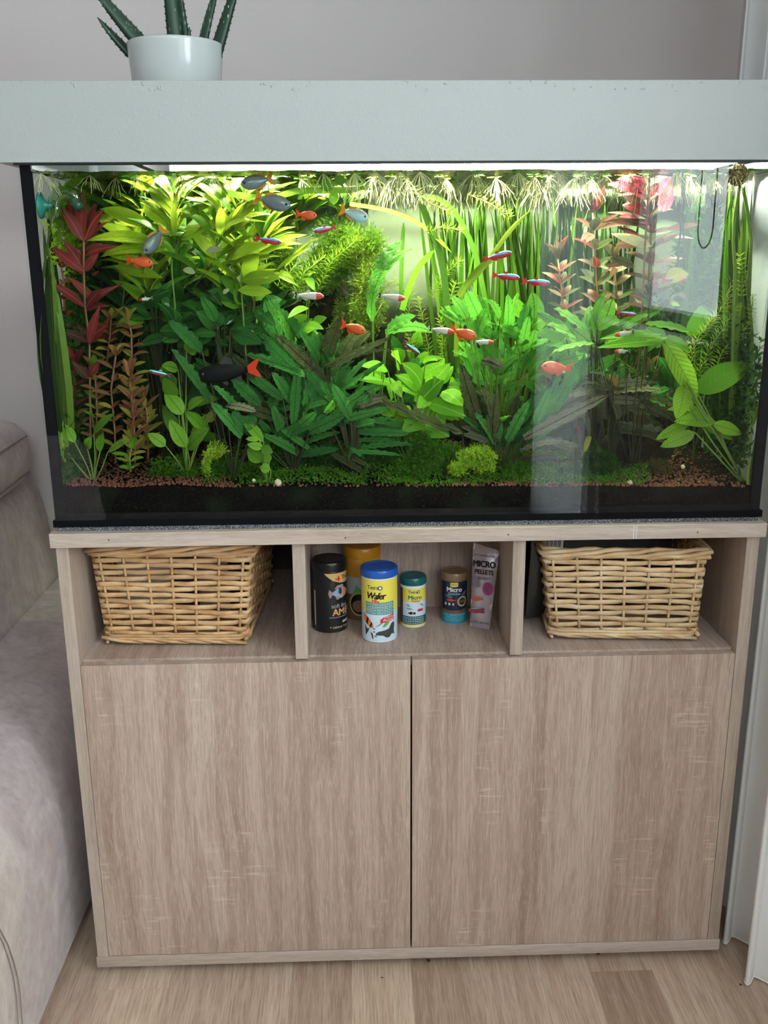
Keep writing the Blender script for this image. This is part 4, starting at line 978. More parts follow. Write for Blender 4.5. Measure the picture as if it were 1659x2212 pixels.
def rosette(name, label, px, py, Y, n, Lr, w, shape, mat, el=(25, 85), az=(0, 360), bend=.14, stem_mat=STEM_D, petiole=.35, mats=None, yscale=.6):
    t = plant_at(name, label, px, py, Y); st = MB(); p0 = t.location.copy(); root = p0.copy(); root.z = min(p0.z - .002, max(soil_z(p0.x, p0.y), p0.z - .12))
    for i in range(n):
        L = R(*Lr) * PXM; e = math.radians(R(*el)); a = math.radians(R(*az))
        d = Vector((math.cos(e) * math.cos(a), math.cos(e) * math.sin(a) * yscale, math.sin(e)))
        b = p0 + d * (L * petiole) + Vector((R(-.006, .006), R(-.01, .01), R(-.004, .006))); e2 = b + (d - Vector((0, 0, .25))) * L * (1 - petiole * .4)
        b = clampv(b)
        put_leaf(t, b, e2, w * R(.8, 1.2) * PXM, shape, random.choice(mats) if mats else mat, bend * R(.5, 1.5))
        st.tube([root, root.lerp(b, .6) + Vector((0, 0, .003)), b], .0011, 5)
    stems_obj(t, st, stem_mat, 'stalks'); return t
def stem_plant(name, label, pts, Y, nodes, per, L, w, shape, mat, smat, top=1.0, droop=.1, up=.35, Ye=None, mats=None, r=.0016, first=.15, ysq=.8):
    """upright stem along pts (photo pixels, bottom first) with whorls of leaves"""
    P3 = [at(x, y, Y + ((Ye or Y) - Y) * i / max(1, len(pts) - 1)) for i, (x, y) in enumerate(pts)]
    P3 = [clampv(p) for p in P3]
    t = thing(name, P3[0].copy(), label, 'plant'); MB().tube(P3, r, 6).obj('stem', smat, t, True)
    seg = [(a, b, (b - a).length) for a, b in zip(P3, P3[1:])]; tot = sum(s[2] for s in seg)
    for k in range(nodes):
        u = first + (1 - first) * k / (nodes - 1); dd = u * tot
        for a, b, l in seg:
            if dd <= l + 1e-6: break
            dd -= l
        p = a.lerp(b, min(1, dd / l)); ax = (b - a).normalized(); ph = R(0, 6.28) if per > 2 else (k % 2) * 1.1 + R(-.4, .4)
        last = k == nodes - 1; m = per + (2 if last else 0); sc = (L * PXM) * (1 if not last else top) * R(.85, 1.15)
        for j in range(m):
            a_ = ph + 2 * PI * j / m; d = Vector((math.cos(a_), math.sin(a_) * ysq, 0)) + ax * (up * (1 if not last else 3) + R(-.15, .2)); d.normalize()
            put_leaf(t, p + d * .001, p + d * sc * R(.75, 1.1), w * PXM * R(.8, 1.15), shape, random.choice(mats) if mats else mat, droop * R(.3, 1.6), (d.x * -.2 + R(-.3, .3), -.5, .9))
    return t
def ribbons(name, label, x0, x1, yb, ytops, Y, n, w, mats, lean=(-60, 60), Yj=.03, bend=.08, group=None, name_leaf='leaf'):
    """a tuft of long ribbon leaves rising from between x0 and x1 (photo pixels)"""
    t = plant_at(name, label, (x0 + x1) / 2, yb, Y, group)
    for i in range(n):
        bx = R(x0, x1); b = at(bx, yb + R(-12, 12), Y + R(-Yj, Yj)); b.z = max(b.z, soil_z(b.x, b.y) - .002)
        e = at(bx + R(*lean), R(*ytops), Y + R(-Yj, Yj)); put_leaf(t, b, e, w * R(.7, 1.25) * PXM, 'ribbon', random.choice(mats), bend * R(-1, 1), (R(-.9, .9), -1, .1))
    return t
def fuzz(name, label, blobs, mat, n, ln, wd, parent_label=True, flat=0.0, upb=.3, seed=1, cat='plant', stuff_top=False, lump=14):
    """a cloud of fine leaves too small to tell apart, filling ellipsoid blobs (center, radii); outer leaves point outward"""
    g = np.random.default_rng(seed); Vs = []
    tot = sum(b[1][0] * b[1][2] for b in blobs)
    lumps = []
    for c, rad in blobs:
        if lump:
            for _ in range(lump):
                u = g.normal(size=3); u /= np.linalg.norm(u); u *= g.random() ** .4
                k = g.uniform(.28, .55); lumps.append(((c[0] + u[0] * rad[0] * .8, c[1] + u[1] * rad[1] * .8, c[2] + u[2] * rad[2] * .8), tuple(r_ * k for r_ in rad)))
        else: lumps.append((c, rad))
    blobs = lumps; tot = sum(b[1][0] * b[1][2] for b in blobs)
    for c, rad in blobs:
        m = int(n * rad[0] * rad[2] / tot); u = g.normal(size=(m, 3)); u /= np.linalg.norm(u, axis=1)[:, None]
        rr_ = g.random((m, 1)) ** .45; clump = 1 + .22 * np.sin(u[:, :1] * 9 + c[0] * 50) * np.sin(u[:, 2:] * 8 + c[2] * 40)
        p = np.array(c) + u * rr_ * clump * np.array(rad)
        d = u * .7 + g.normal(size=(m, 3)) * .7 + np.array([0, 0, upb]); d /= np.linalg.norm(d, axis=1)[:, None]
        s = np.cross(d, g.normal(size=(m, 3))); s /= np.linalg.norm(s, axis=1)[:, None] + 1e-9
        l = ln * g.uniform(.6, 1.3, (m, 1)); w_ = wd * g.uniform(.7, 1.2, (m, 1))
        q = np.stack([p, p + d * l * .45 + s * w_, p + d * l, p + d * l * .45 - s * w_], 1)
        q[..., 0] = np.clip(q[..., 0], -.585, .585); q[..., 1] = np.clip(q[..., 1], .016, .485); q[..., 2] = np.minimum(q[..., 2], WZ - .003); Vs.append(q.reshape(-1, 3))
    V = np.concatenate(Vs); F = np.arange(len(V)).reshape(-1, 4)
    if stuff_top:
        return tag(np_mesh(name, V, F, mat), label, cat, kind='stuff')
    c = blobs[0][0]; t = thing(name, c, label, cat); o = np_mesh('fine_foliage', V, F, mat, t); o['kind'] = 'stuff'; return t
def blob(px, py, Y, rx, ry, rz):
    p = at(px, py, Y); return ((p.x, p.y, p.z), (rx * PXM, ry, rz * PXM))

# ------------------------------------------------------------------ plants at the back
VM, VD = [L_VAL, L_VALD, L_LIMED], [L_VALD, L_VALD, L_VAL]
ribbons('ribbon_grass', 'dense dark ribbon grass along the glass at the far left end', 95, 215, 985, (470, 560), .33, 34, 15, VD, (-40, 30))
ribbons('ribbon_grass', 'ribbon grass behind the wine red stem plant', 215, 340, 960, (480, 620), .36, 34, 15, VD, (-40, 40))
ribbons('ribbon_grass', 'dark ribbon grass in the gap behind the ruffled green plants', 640, 860, 940, (640, 720), .42, 26, 15, [L_VALD], (-60, 60))
ribbons('ribbon_grass', 'tall olive ribbon grass just right of the bright gap in the back wall view', 960, 1060, 900, (400, 470), .32, 34, 11, VM, (-70, 40), bend=.10)
ribbons('ribbon_grass', 'dense tall ribbon grass tuft above the bright ruffled leaves', 1050, 1150, 900, (395, 480), .34, 44, 11, VD, (-50, 50))
ribbons('ribbon_grass', 'tall ribbon grass tuft behind the broad folded leaf', 1130, 1240, 900, (410, 500), .38, 46, 11, VD, (-60, 60))
ribbons('ribbon_grass', 'dark ribbon grass behind the dusty pink stem plants', 1230, 1350, 900, (420, 540), .40, 46, 11, [L_VALD], (-50, 60))
ribbons('ribbon_grass', 'ribbon grass behind the netted yellow-green leaves', 1350, 1500, 940, (640, 760), .41, 22, 15, [L_VALD], (-50, 50))
ribbons('ribbon_grass', 'ribbon grass standing along the right end glass', 1575, 1650, 1010, (385, 470), .12, 20, 13, VM, (-30, 14))
ribbons('ribbon_grass', 'ribbon grass set back in the right rear corner of the tank', 1480, 1600, 1000, (400, 520), .30, 26, 15, VD, (-20, 60))
def drawn_ribbon(label, pts, Y, w, mat, n=14):
    """one long free-lying ribbon leaf along a curve"""
    P3 = [clampv(at(x, y, Y + .01 * math.sin(i))) for i, (x, y) in enumerate(pts)]; m = len(P3); Q = []
    for i in range(n + 1):
        u = i / n * (m - 1); k = min(int(u), m - 2); f = u - k
        p0, p1, p2, p3 = P3[max(k - 1, 0)], P3[k], P3[k + 1], P3[min(k + 2, m - 1)]
        Q.append(.5 * ((2 * p1) + (p2 - p0) * f + (2 * p0 - 5 * p1 + 4 * p2 - p3) * f * f + (3 * p1 - p0 - 3 * p2 + p3) * f ** 3))
    vs = []
    for i, p in enumerate(Q):
        d = (Q[min(i + 1, n)] - Q[max(i - 1, 0)]).normalized(); s = d.cross(Vector((0, -1, .25))).normalized(); ww = w * PXM * .5 * (1 if i < n - 2 else (n - i + .3) / 2.6)
        vs += [p - s * ww, p + Vector((0, .0008, 0)), p + s * ww]
    t = thing('ribbon_leaf', P3[0], label, 'leaf'); MB().add(vs, [(i * 3 + k, i * 3 + k + 1, i * 3 + 4 + k, i * 3 + 3 + k) for i in range(n) for k in (0, 1)]).obj('blade', mat, t, True); return t
VY2 = leaf_mat('ribbon_plain', (.20, .40, .03), (.25, .45, .04)); VY3 = leaf_mat('ribbon_plain_yellow', (.40, .52, .06), (.46, .58, .08)); VY4 = leaf_mat('ribbon_plain_olive', (.10, .22, .03), (.14, .27, .04))
drawn_ribbon('long pale ribbon leaf floating level under the surface between the rainbowfish', [(492, 417), (545, 426), (600, 424), (640, 413), (700, 411), (760, 410), (800, 402)], .06, 13, VY2)
drawn_ribbon('yellow ribbon leaf slanting down to the bright gap', [(755, 440), (840, 455), (900, 480), (940, 510), (975, 545)], .16, 9, VY3)
drawn_ribbon('yellow-green ribbon leaf sweeping up in front of the tall grass', [(985, 770), (990, 660), (1010, 620), (1050, 570), (1100, 500), (1145, 455)], .13, 10, VY3)
drawn_ribbon('second yellow-green ribbon leaf curving past the uppermost cardinal tetra', [(990, 640), (1010, 610), (1040, 575), (1070, 560)], .12, 12, VY3)
drawn_ribbon('olive ribbon leaf dropping straight beside the white gap', [(912, 440), (925, 480), (945, 530), (960, 600), (968, 690), (976, 720)], .15, 15, VY4)
drawn_ribbon('ribbon leaf arching over the top of the bright gap', [(1060, 720), (1030, 560), (990, 470), (950, 430), (905, 425)], .2, 12, VY4)
drawn_ribbon('ribbon leaf crossing the bright gap on the slant', [(868, 670), (888, 610), (910, 570), (938, 540)], .22, 13, VY2)
drawn_ribbon('upright ribbon leaf at the left edge of the bright gap', [(866, 640), (868, 560), (872, 480)], .24, 9, VY4)
drawn_ribbon('drooping ribbon leaf at the far left beside the teal suction cup', [(112, 560), (128, 440), (150, 400), (182, 385)], .09, 13, VY2)
drawn_ribbon('thin ribbon leaf standing in the front right corner', [(1622, 1052), (1632, 960), (1640, 880), (1645, 800)], .03, 6, VY3)

# dark wood and stone behind the planting
def rock(name, label, px, py, Y, rx, ry, rz, mat, cat, seed):
    p = at(px, py, Y); bm = bmesh.new(); bmesh.ops.create_icosphere(bm, subdivisions=4, radius=1)
    for v in bm.verts:
        d = 1 + .28 * mnoise.noise(v.co * 1.6 + Vector((seed, 0, 0))) + .12 * mnoise.noise(v.co * 5 + Vector((0, seed, 0)))
        v.co = Vector((v.co.x * rx * PXM, v.co.y * ry, v.co.z * rz * PXM)) * d + p
        v.co.y = min(max(v.co.y, .02), .48)
    me = bpy.data.meshes.new(name); bm.to_mesh(me); bm.free(); me.materials.append(mat); me.shade_smooth(); return tag(link(name, me), label, cat)
def stone_mat():
    t = NT('dark_wood_stone'); n = t.noise(t.obj(), 60, 5, .65); return t.end(t.pbr(t.ramp(n, [(.4, (.010, .008, .007)), (.6, (.035, .028, .022)), (.72, (.06, .045, .035))]), .9, .04, t.bump(n, .6, .01)))
m_rock = stone_mat()
rock('driftwood', 'dark lump of driftwood under the mossy bush in the middle of the tank', 720, 740, .34, 150, .07, 130, m_rock, 'driftwood', 3)
rock('stone', 'dark porous stone under the bronze ruffled leaves at the right', 1372, 965, .16, 72, .05, 75, m_rock, 'stone', 8)
rock('driftwood', 'low dark driftwood behind the ruffled green plants', 560, 960, .30, 200, .07, 80, m_rock, 'driftwood', 5)
rock('driftwood', 'dark root wood at the back behind the grey-bronze leaves', 1180, 930, .32, 220, .06, 80, m_rock, 'driftwood', 11)

# fine-leaved bushes
fuzz('moss_bush', 'big bright green mossy bush filling the upper middle of the tank', [blob(690, 570, .27, 118, .07, 95), blob(770, 530, .25, 62, .05, 62), blob(610, 560, .28, 60, .05, 70)], N_MID, 15000, .010, .0013, seed=2)
fuzz('moss_bush', 'olive hanging moss curtain in front of the driftwood', [blob(790, 640, .22, 45, .03, 130), blob(745, 700, .26, 45, .03, 60)], needle_mat('fine_leaf_olive', (.14, .22, .02), (.28, .34, .05)), 7000, .010, .0012, seed=4)
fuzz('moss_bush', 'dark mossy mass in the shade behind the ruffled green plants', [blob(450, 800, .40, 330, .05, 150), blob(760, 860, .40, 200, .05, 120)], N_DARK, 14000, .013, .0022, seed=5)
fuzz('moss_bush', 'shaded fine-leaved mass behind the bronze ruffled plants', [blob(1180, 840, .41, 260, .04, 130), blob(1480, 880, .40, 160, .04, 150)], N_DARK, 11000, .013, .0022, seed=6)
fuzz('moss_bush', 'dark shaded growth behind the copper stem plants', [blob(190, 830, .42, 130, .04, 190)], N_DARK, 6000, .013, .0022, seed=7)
def needle_plant(label, stems, Y, mat, seed, ln=.016, whorl=7, step=.0075, wd=.0007):
    """thin stems ringed with needle leaves"""
    g = random.Random(seed); vs = []; fs = []; st = MB(); first = None
    for pts in stems:
        P3 = [clampv(at(x, y, Y + g.uniform(-.015, .015))) for x, y in pts]
        if first is None: first = P3[0].copy()
        st.tube(P3, .0009, 5)
        for a, b in zip(P3, P3[1:]):
            l = (b - a).length; k = 0
            while k < l:
                p = a.lerp(b, k / l); ax = (b - a).normalized(); u = ax.orthogonal().normalized(); v = ax.cross(u); ph = g.uniform(0, 6)
                for j in range(whorl):
                    q = ph + 2 * PI * j / whorl; d = (u * math.cos(q) + v * math.sin(q) + ax * g.uniform(.2, .7)).normalized(); s = d.cross(ax).normalized() * wd; L = ln * g.uniform(.7, 1.2)
                    e = clampv(p + d * L); n = len(vs); vs += [p - s * .6, p + d * L * .5 - s, e, p + d * L * .5 + s + ax * .0008]; fs.append((n, n + 1, n + 2, n + 3))
                k += step
    t = thing('needle_plant', first, label, 'plant'); st.obj('stem', STEM_G, t, True); o = MB().add(vs, fs).obj('needles', mat, t); o['kind'] = 'stuff'; return t
needle_plant('yellow needle-leaved stems left of the tall ribbon grass', [[(930, 780), (915, 700), (905, 640)], [(960, 770), (955, 690), (985, 610)], [(890, 760), (880, 690), (890, 620)], [(1000, 760), (1010, 690), (1030, 640)], [(930, 640), (960, 590), (1000, 560)], [(880, 640), (850, 600)]], .26, N_YEL, 1)
needle_plant('needle-leaved stems at the mid right in front of the ribbon grass', [[(1500, 830), (1530, 760), (1575, 690), (1590, 660)], [(1490, 800), (1500, 740), (1545, 680)], [(1540, 820), (1560, 760), (1630, 700)], [(1520, 720), (1560, 665), (1580, 610)], [(1480, 860), (1490, 800), (1480, 740)]], .10, N_YEL, 2, .018)
needle_plant('small bright needle-leaved sprig near the right end glass', [[(1600, 640), (1606, 590), (1598, 550)], [(1640, 700), (1645, 640)]], .09, N_LIME, 3, .014)
needle_plant('green needle-leaved stems among the bright ruffled leaves', [[(1420, 800), (1390, 760), (1360, 740)], [(1400, 850), (1370, 800), (1330, 770)]], .12, N_MID, 4, .016)
needle_plant('fine green needle stems inside the mossy bush', [[(640, 640), (655, 590), (700, 555)], [(600, 620), (640, 570)], [(690, 620), (720, 560), (770, 520)], [(560, 640), (580, 600), (575, 560)]], .19, N_LIME, 5, .018)
needle_plant('needle sprigs drooping by the top of the tall ribbon grass', [[(880, 400), (930, 440), (975, 460)], [(1010, 420), (1060, 440), (1100, 470)], [(920, 500), (960, 490), (1000, 500)]], .14, N_YEL, 6, .014)

# ------------------------------------------------------------------ lime willow-leaved stems, upper left
hy = [('lime green willow-leaved stem next to the wine red stem plant', [(268, 610), (262, 520), (250, 430)], .22, 8, 130), ('lime green willow-leaved stem leaning towards the surface above the red fish', [(300, 620), (310, 520), (320, 420)], .18, 9, 135),
      ('lime green willow-leaved stem with a dark stalk in the middle of the lime thicket', [(390, 590), (382, 530), (376, 400)], .11, 9, 120), ('lime green willow-leaved stem behind the upright grey rainbowfish', [(350, 640), (345, 540), (330, 450)], .26, 8, 130),
      ('lime green willow-leaved stem with a bent dark stalk', [(420, 620), (462, 565), (478, 470), (484, 430)], .12, 9, 115), ('lime green willow-leaved stem just left of the highest rainbowfish', [(470, 650), (520, 560), (535, 440)], .19, 9, 120),
      ('lime green willow-leaved stem bordering the mossy bush', [(495, 690), (530, 610), (565, 520)], .13, 8, 125), ('lime green willow-leaved stem at the rear under the floating plants', [(440, 640), (430, 520), (425, 410)], .30, 8, 130),
      ('lime green willow-leaved stem at the rear behind the lower cardinal tetra', [(560, 640), (590, 540), (600, 450)], .32, 8, 120), ('lime green willow-leaved stem low in the lime thicket', [(330, 690), (320, 630), (300, 560)], .13, 6, 110)]
for lab, pts, Y, n, L in hy:
    stem_plant('willow_leaf_plant', lab, pts, Y, n, 3, L, 24, 'lance', L_LIME, STEM_D if 'dark' in lab else STEM_G, .95, .14, .55, mats=[L_LIME, L_LIME, L_LIMED], ysq=.55)
hl = [(730, 725, 1040, 800, 30), (1040, 590, 550, 565, 34), (900, 600, 640, 460, 34), (980, 480, 640, 360, 30), (960, 680, 660, 640, 34), (870, 230, 990, 130, 30), (920, 330, 1095, 480, 34), (1130, 420, 930, 180, 30), (1150, 420, 1380, 320, 26), (1160, 560, 1330, 480, 24), (1230, 610, 1420, 400, 24), (1420, 490, 1650, 330, 24), (1440, 690, 1660, 620, 34), (1390, 680, 1210, 490, 24), (1580, 840, 1660, 560, 34)]
t = drawn('willow_leaf_plant', 'cluster of long lime green leaves at the front of the lime thicket', (1100, 760), .10, hl, Z1, 'lance', L_LIME, 30, STEM_G, .12, (-.03, .02), single=1)
t = drawn('willow_leaf_plant', 'lime green leaves reaching over the mossy bush', (60, 840), .09, [(0, 690, 230, 590, 28), (180, 600, 485, 525, 20), (60, 820, 310, 790, 30), (40, 880, 260, 895, 26), (0, 430, 150, 340, 26), (0, 700, 200, 640, 28), (300, 790, 420, 850, 14), (20, 500, 140, 400, 24), (280, 760, 505, 610, 12)], Z2, 'lance', L_LIME, 24, STEM_G, .1, (-.02, .02), single=1)
# faded leaves caught in the thicket
for lab, a, b, w in (('faded cream leaf caught under the lime thicket', (1250, 770), (1170, 750), 20), ('faded leaf tip beside the dark bent stalk', (1420, 620), (1310, 630), 16), ('small faded leaf low in the lime thicket', (1465, 870), (1430, 905), 12), ('cream scrap of leaf above the shadowed leaves', (1080, 1000), (1055, 960), 12)):
    p = at(*Z1(*a), .09); t = thing('fallen_leaf', p, lab, 'leaf'); put_leaf(t, p, at(*Z1(*b), .085), w * PXM, 'oval', L_PALE, .1)

# ------------------------------------------------------------------ red and copper stems, left
t = drawn('red_stem_plant', 'tall wine red stem plant with lance leaves by the left glass', (575, 1600), .075, [(535, 565, 540, 250, 26), (530, 560, 470, 310, 22), (528, 560, 396, 345, 24), (545, 560, 668, 362, 34), (540, 545, 630, 320, 18), (535, 760, 325, 598, 22), (532, 745, 405, 558, 20), (545, 660, 755, 600, 20, None), (540, 760, 632, 645, 24),
    (545, 990, 318, 830, 20), (552, 985, 760, 850, 18), (552, 992, 665, 870, 26), (572, 1215, 345, 1140, 22, L_PINK), (572, 1215, 678, 1105, 34), (570, 1230, 640, 980, 20), (575, 1450, 460, 1330, 18, L_PINK), (578, 1440, 640, 1330, 20)], Z1, 'lance', L_RED, 24, STEM_R, .08, (-.03, .02), .001, single=1)
MB().tube([at(*Z1(x, y), .075) for x, y in ((578, 1850), (578, 1600), (572, 1200), (545, 990), (536, 760), (535, 540))], .0018, 6).obj('stem', STEM_R, t, True)
stem_plant('golden_stem_plant', 'golden yellow small-leaved stem beside the wine red stem plant', [(288, 880), (285, 800), (284, 720), (276, 690)], .065, 9, 3, 36, 14, 'oval', L_GOLD, STEM_R, 1, .1, .3, mats=[L_GOLD, L_GOLD, L_ORNG])
stem_plant('copper_stem_plant', 'copper brown leafy stem with stacked rosettes near the red gravel', [(292, 1000), (290, 920), (283, 850), (281, 815)], .05, 8, 5, 42, 16, 'lance', L_ORNG, STEM_R, 1.1, .08, .8, mats=[L_ORNG, L_ORNG, L_GOLD])
stem_plant('copper_stem_plant', 'copper leafy stem just behind the stacked rosettes', [(320, 990), (318, 900), (312, 860)], .07, 7, 4, 38, 14, 'lance', L_ORNG, STEM_R, 1, .08, .6, mats=[L_ORNG, L_GOLD])
stem_plant('copper_stem_plant', 'copper leafy stem with a folded crown left of the wine red stem', [(158, 950), (155, 860), (160, 790)], .08, 7, 4, 42, 17, 'lance', L_ORNG, STEM_R, 1.1, .08, .6, mats=[L_ORNG, L_ORNG, L_RED])
stem_plant('golden_stem_plant', 'golden green small stem in front of the left ribbon grass', [(205, 970), (210, 890), (205, 800)], .075, 8, 3, 38, 13, 'oval', L_GOLD, STEM_R, 1, .1, .4, mats=[L_GOLD, L_LIMED, L_ORNG])
stem_plant('golden_stem_plant', 'golden green low stem by the copper rosettes', [(250, 1000), (248, 930), (240, 840), (250, 770)], .06, 8, 3, 36, 13, 'oval', L_GOLD, STEM_R, 1, .1, .4, mats=[L_GOLD, L_ORNG, L_ORNG])
stem_plant('golden_stem_plant', 'little yellow-green stem at the foot of the copper rosettes', [(282, 1020), (280, 990), (284, 970)], .035, 4, 4, 34, 11, 'oval', L_GOLD, STEM_G, 1, .1, .3, mats=[L_GOLD, L_LIMED])
stem_plant('red_stem_plant', 'small scarlet topped stem close to the left glass', [(140, 700), (138, 610), (133, 580)], .10, 4, 3, 34, 14, 'oval', L_RED, STEM_R, 1, .1, .3, mats=[L_RED, L_ORNG, leaf_mat('leaf_scarlet', (.6, .05, .03), (.7, .08, .05))])
stem_plant('golden_stem_plant', 'pale yellow-pink stem behind the golden yellow stem', [(230, 790), (238, 720), (240, 690)], .10, 6, 3, 40, 14, 'lance', L_GOLD, STEM_R, 1, .1, .3, mats=[L_GOLD, L_ORNG])
drawn('green_sword_plant', 'slim green leaves rising from the gravel at the left front', (600, 1010), .05, [(600, 700, 735, 570, 0), (640, 820, 660, 690), (690, 820, 845, 735), (430, 820, 335, 590), (480, 760, 350, 640), (560, 800, 585, 720), (390, 960, 340, 700, 10)], Z4, 'lance', L_LIMED, 22, STEM_G, .1, (-.02, .02))
ribbons('ribbon_grass', 'young ribbon grass shoot in the front left corner', 132, 142, 1036, (880, 960), .028, 6, 6, [L_LIMED, L_VALY], (-22, 10), .004)

# ------------------------------------------------------------------ dark broad leaves, mid left
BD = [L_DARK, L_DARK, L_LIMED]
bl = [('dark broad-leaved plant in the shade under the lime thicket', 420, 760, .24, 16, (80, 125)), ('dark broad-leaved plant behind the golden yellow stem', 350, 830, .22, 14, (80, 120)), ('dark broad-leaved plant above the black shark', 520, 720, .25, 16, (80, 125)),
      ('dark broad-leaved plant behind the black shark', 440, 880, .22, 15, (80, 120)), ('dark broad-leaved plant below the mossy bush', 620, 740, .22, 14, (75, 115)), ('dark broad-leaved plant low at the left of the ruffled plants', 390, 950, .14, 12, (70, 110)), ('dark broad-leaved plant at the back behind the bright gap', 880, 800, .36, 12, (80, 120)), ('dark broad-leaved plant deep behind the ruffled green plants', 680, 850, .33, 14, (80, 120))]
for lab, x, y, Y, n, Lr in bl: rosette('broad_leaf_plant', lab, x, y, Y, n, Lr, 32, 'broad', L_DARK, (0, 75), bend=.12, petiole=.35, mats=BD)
drawn('broad_leaf_plant', 'mid green lance leaves standing low beside the copper rosettes', (1190, 830), .055, [(1060, 780, 945, 700, 26), (1190, 790, 1085, 610, 32), (1200, 800, 1340, 665, 34), (1170, 580, 1055, 440, 34), (1130, 470, 1050, 340, 34), (1200, 545, 1320, 470, 26), (1300, 670, 1180, 560, 30), (1140, 290, 1035, 265, 30), (1195, 175, 1215, 105, 16), (1330, 630, 1375, 540, 20, L_GOLD)], Z4, 'broad', L_LIMED, 30, STEM_G, .1, (-.02, .02))
drawn('broad_leaf_plant', 'dark oval leaves in shadow under the highest lime leaves', (1000, 1100), .12, [(940, 1000, 725, 1040, 30), (1130, 1020, 1265, 1040, 34), (1180, 950, 1250, 1010, 24), (980, 1150, 1080, 1070, 30), (1310, 1200, 1460, 1235, 28), (900, 1180, 980, 1090, 28), (1480, 1090, 1500, 1200, 22), (880, 980, 1080, 880, 34), (1320, 880, 1420, 980, 26)], Z1, 'broad', L_DARK, 28, STEM_D, .1)
drawn('broad_leaf_plant', 'rounded green leaves on the driftwood under the mossy bush', (420, 1150), .15, [(380, 1110, 490, 1040, 30), (520, 1100, 610, 1055, 24), (450, 1120, 590, 1130, 26), (420, 1180, 530, 1130, 30), (490, 800, 530, 880, 18), (500, 790, 540, 770, 10), (490, 990, 360, 1060, 20)], Z2, 'broad', L_LIMED, 26, STEM_G, .1)

# ------------------------------------------------------------------ ruffled plants, centre left
drawn('ruffled_plant', 'ruffled green plant with one upright blade left of the tank centre', (390, 740), .075, [(395, 640, 422, 262, 22), (440, 330, 205, 92, 30), (185, 515, -10, 340, 26), (205, 760, 60, 605, 24), (430, 832, 200, 708, 22), (440, 840, 685, 800, 20), (565, 620, 478, 355, 22), (560, 330, 280, 65, 24, L_BROWN), (350, 620, 0, 505, 24, L_BROWN), (385, 700, 545, 560, 22), (340, 720, 540, 640, 24), (500, 690, 725, 580, 28), (380, 500, 260, 310, 26), (330, 480, 150, 330, 22), (250, 540, 300, 440, 20), (440, 560, 620, 500, 20), (220, 400, 0, 190, 24, L_BROWN), (470, 330, 90, 195, 26), (120, 700, 0, 560, 26), (320, 700, 260, 520, 22)], Z5, 'ruffle', L_CRYPT, 22, STEM_D, .06)
drawn('ruffled_plant', 'ruffled green plant spreading right towards the bright broad leaves', (780, 640), .065, [(775, 635, 470, 285, 28), (640, 290, 995, 100, 18, L_BROWN), (700, 545, 915, 398, 24), (805, 690, 1140, 700, 18), (830, 795, 1160, 770, 16), (760, 560, 650, 470, 22, L_CRYPTB), (650, 470, 770, 270, 16), (690, 410, 870, 215, 14), (600, 570, 690, 450, 18, L_CRYPTB), (820, 530, 970, 480, 20, L_GREY), (640, 830, 860, 960, 16, L_BROWN), (790, 610, 1000, 540, 22), (760, 600, 640, 380, 24), (820, 560, 900, 440, 22), (800, 650, 930, 620, 18), (850, 950, 870, 900, 14, L_CRYPTB), (760, 790, 830, 850, 12)], Z5, 'ruffle', L_CRYPT, 22, STEM_D, .06)
drawn('ruffled_plant', 'ruffled grey-green plant at the rear with tall blades by the red tetra flash', (640, 300), .13, [(600, 240, 700, 1040 - 1092, 26, L_BROWN), (700, 200, 790, 60, 26, L_BROWN), (480, 120, 330, -90, 24), (560, 240, 430, 30, 22), (330, 140, 210, -160, 26), (610, 250, 560, 50, 22), (310, 130, 150, -60, 24), (400, 160, 260, -110, 22, L_CRYPTB), (420, 130, 520, 40, 22), (100, 100, 240, 20, 14, L_CRYPTB)], Z5, 'ruffle', L_CRYPT, 24, STEM_D, .07)
drawn('ruffled_plant', 'teal tinged ruffled blade rising above the copper rosettes', (1480, 700), .05, [(1345, 490, 1100, 160, 26), (1545, 720, 1350, 500, 26), (1530, 560, 1365, 395, 22), (1640, 620, 1545, 610, 22), (1450, 520, 1640, 560, 20, L_GREY), (1290, 170, 1080, -20, 28), (1660, 510, 1490, 355, 26)], Z4, 'ruffle', L_CRYPT, 24, STEM_D, .05)
drawn('ruffled_plant', 'low green lance-leaved sprout at the front left of the dark carpet', (220, 900), .03, [(205, 755, 65, 610, 26), (200, 880, 100, 800, 30), (190, 790, 265, 825, 22), (205, 790, 100, 770, 18), (250, 930, 180, 915, 22), (240, 890, 205, 820, 22), (180, 740, 90, 735, 12)], Z5, 'lance', L_LIMED, 22, STEM_G, .1, (-.01, .01))

# ------------------------------------------------------------------ bright broad leaves in the middle
drawn('broad_sword_plant', 'bright yellow-green broad-leaved sword plant in the middle of the tank', (1150, 660), .10, [(1020, 375, 800, 355, 34), (1200, 420, 1060, 330, 34), (1215, 400, 1090, 250, 48), (1220, 485, 1365, 340, 40), (1350, 430, 1480, 525, 46), (970, 500, 1040, 590, 38, L_NET), (1080, 560, 1150, 600, 34, L_NET), (1230, 640, 1395, 720, 50), (1250, 400, 1400, 250, 36), (1000, 300, 830, 270, 30), (1060, 290, 1020, 170, 36), (1280, 420, 1290, 330, 24), (1330, 380, 1420, 270, 30), (1290, 500, 1420, 620, 40), (1150, 660, 1000, 640, 44, L_LIMED), (1220, 600, 1090, 690, 44, L_LIMED), (1040, 370, 1090, 470, 26), (1260, 470, 1190, 540, 30), (1240, 250, 1320, 235, 16), (1390, 400, 1480, 420, 30), (960, 660, 1150, 700, 34, L_LIMED), (1250, 500, 1500, 590, 34)], Z5, 'broad', L_ECHI, 40, STEM_G, .13, (-.05, .0))
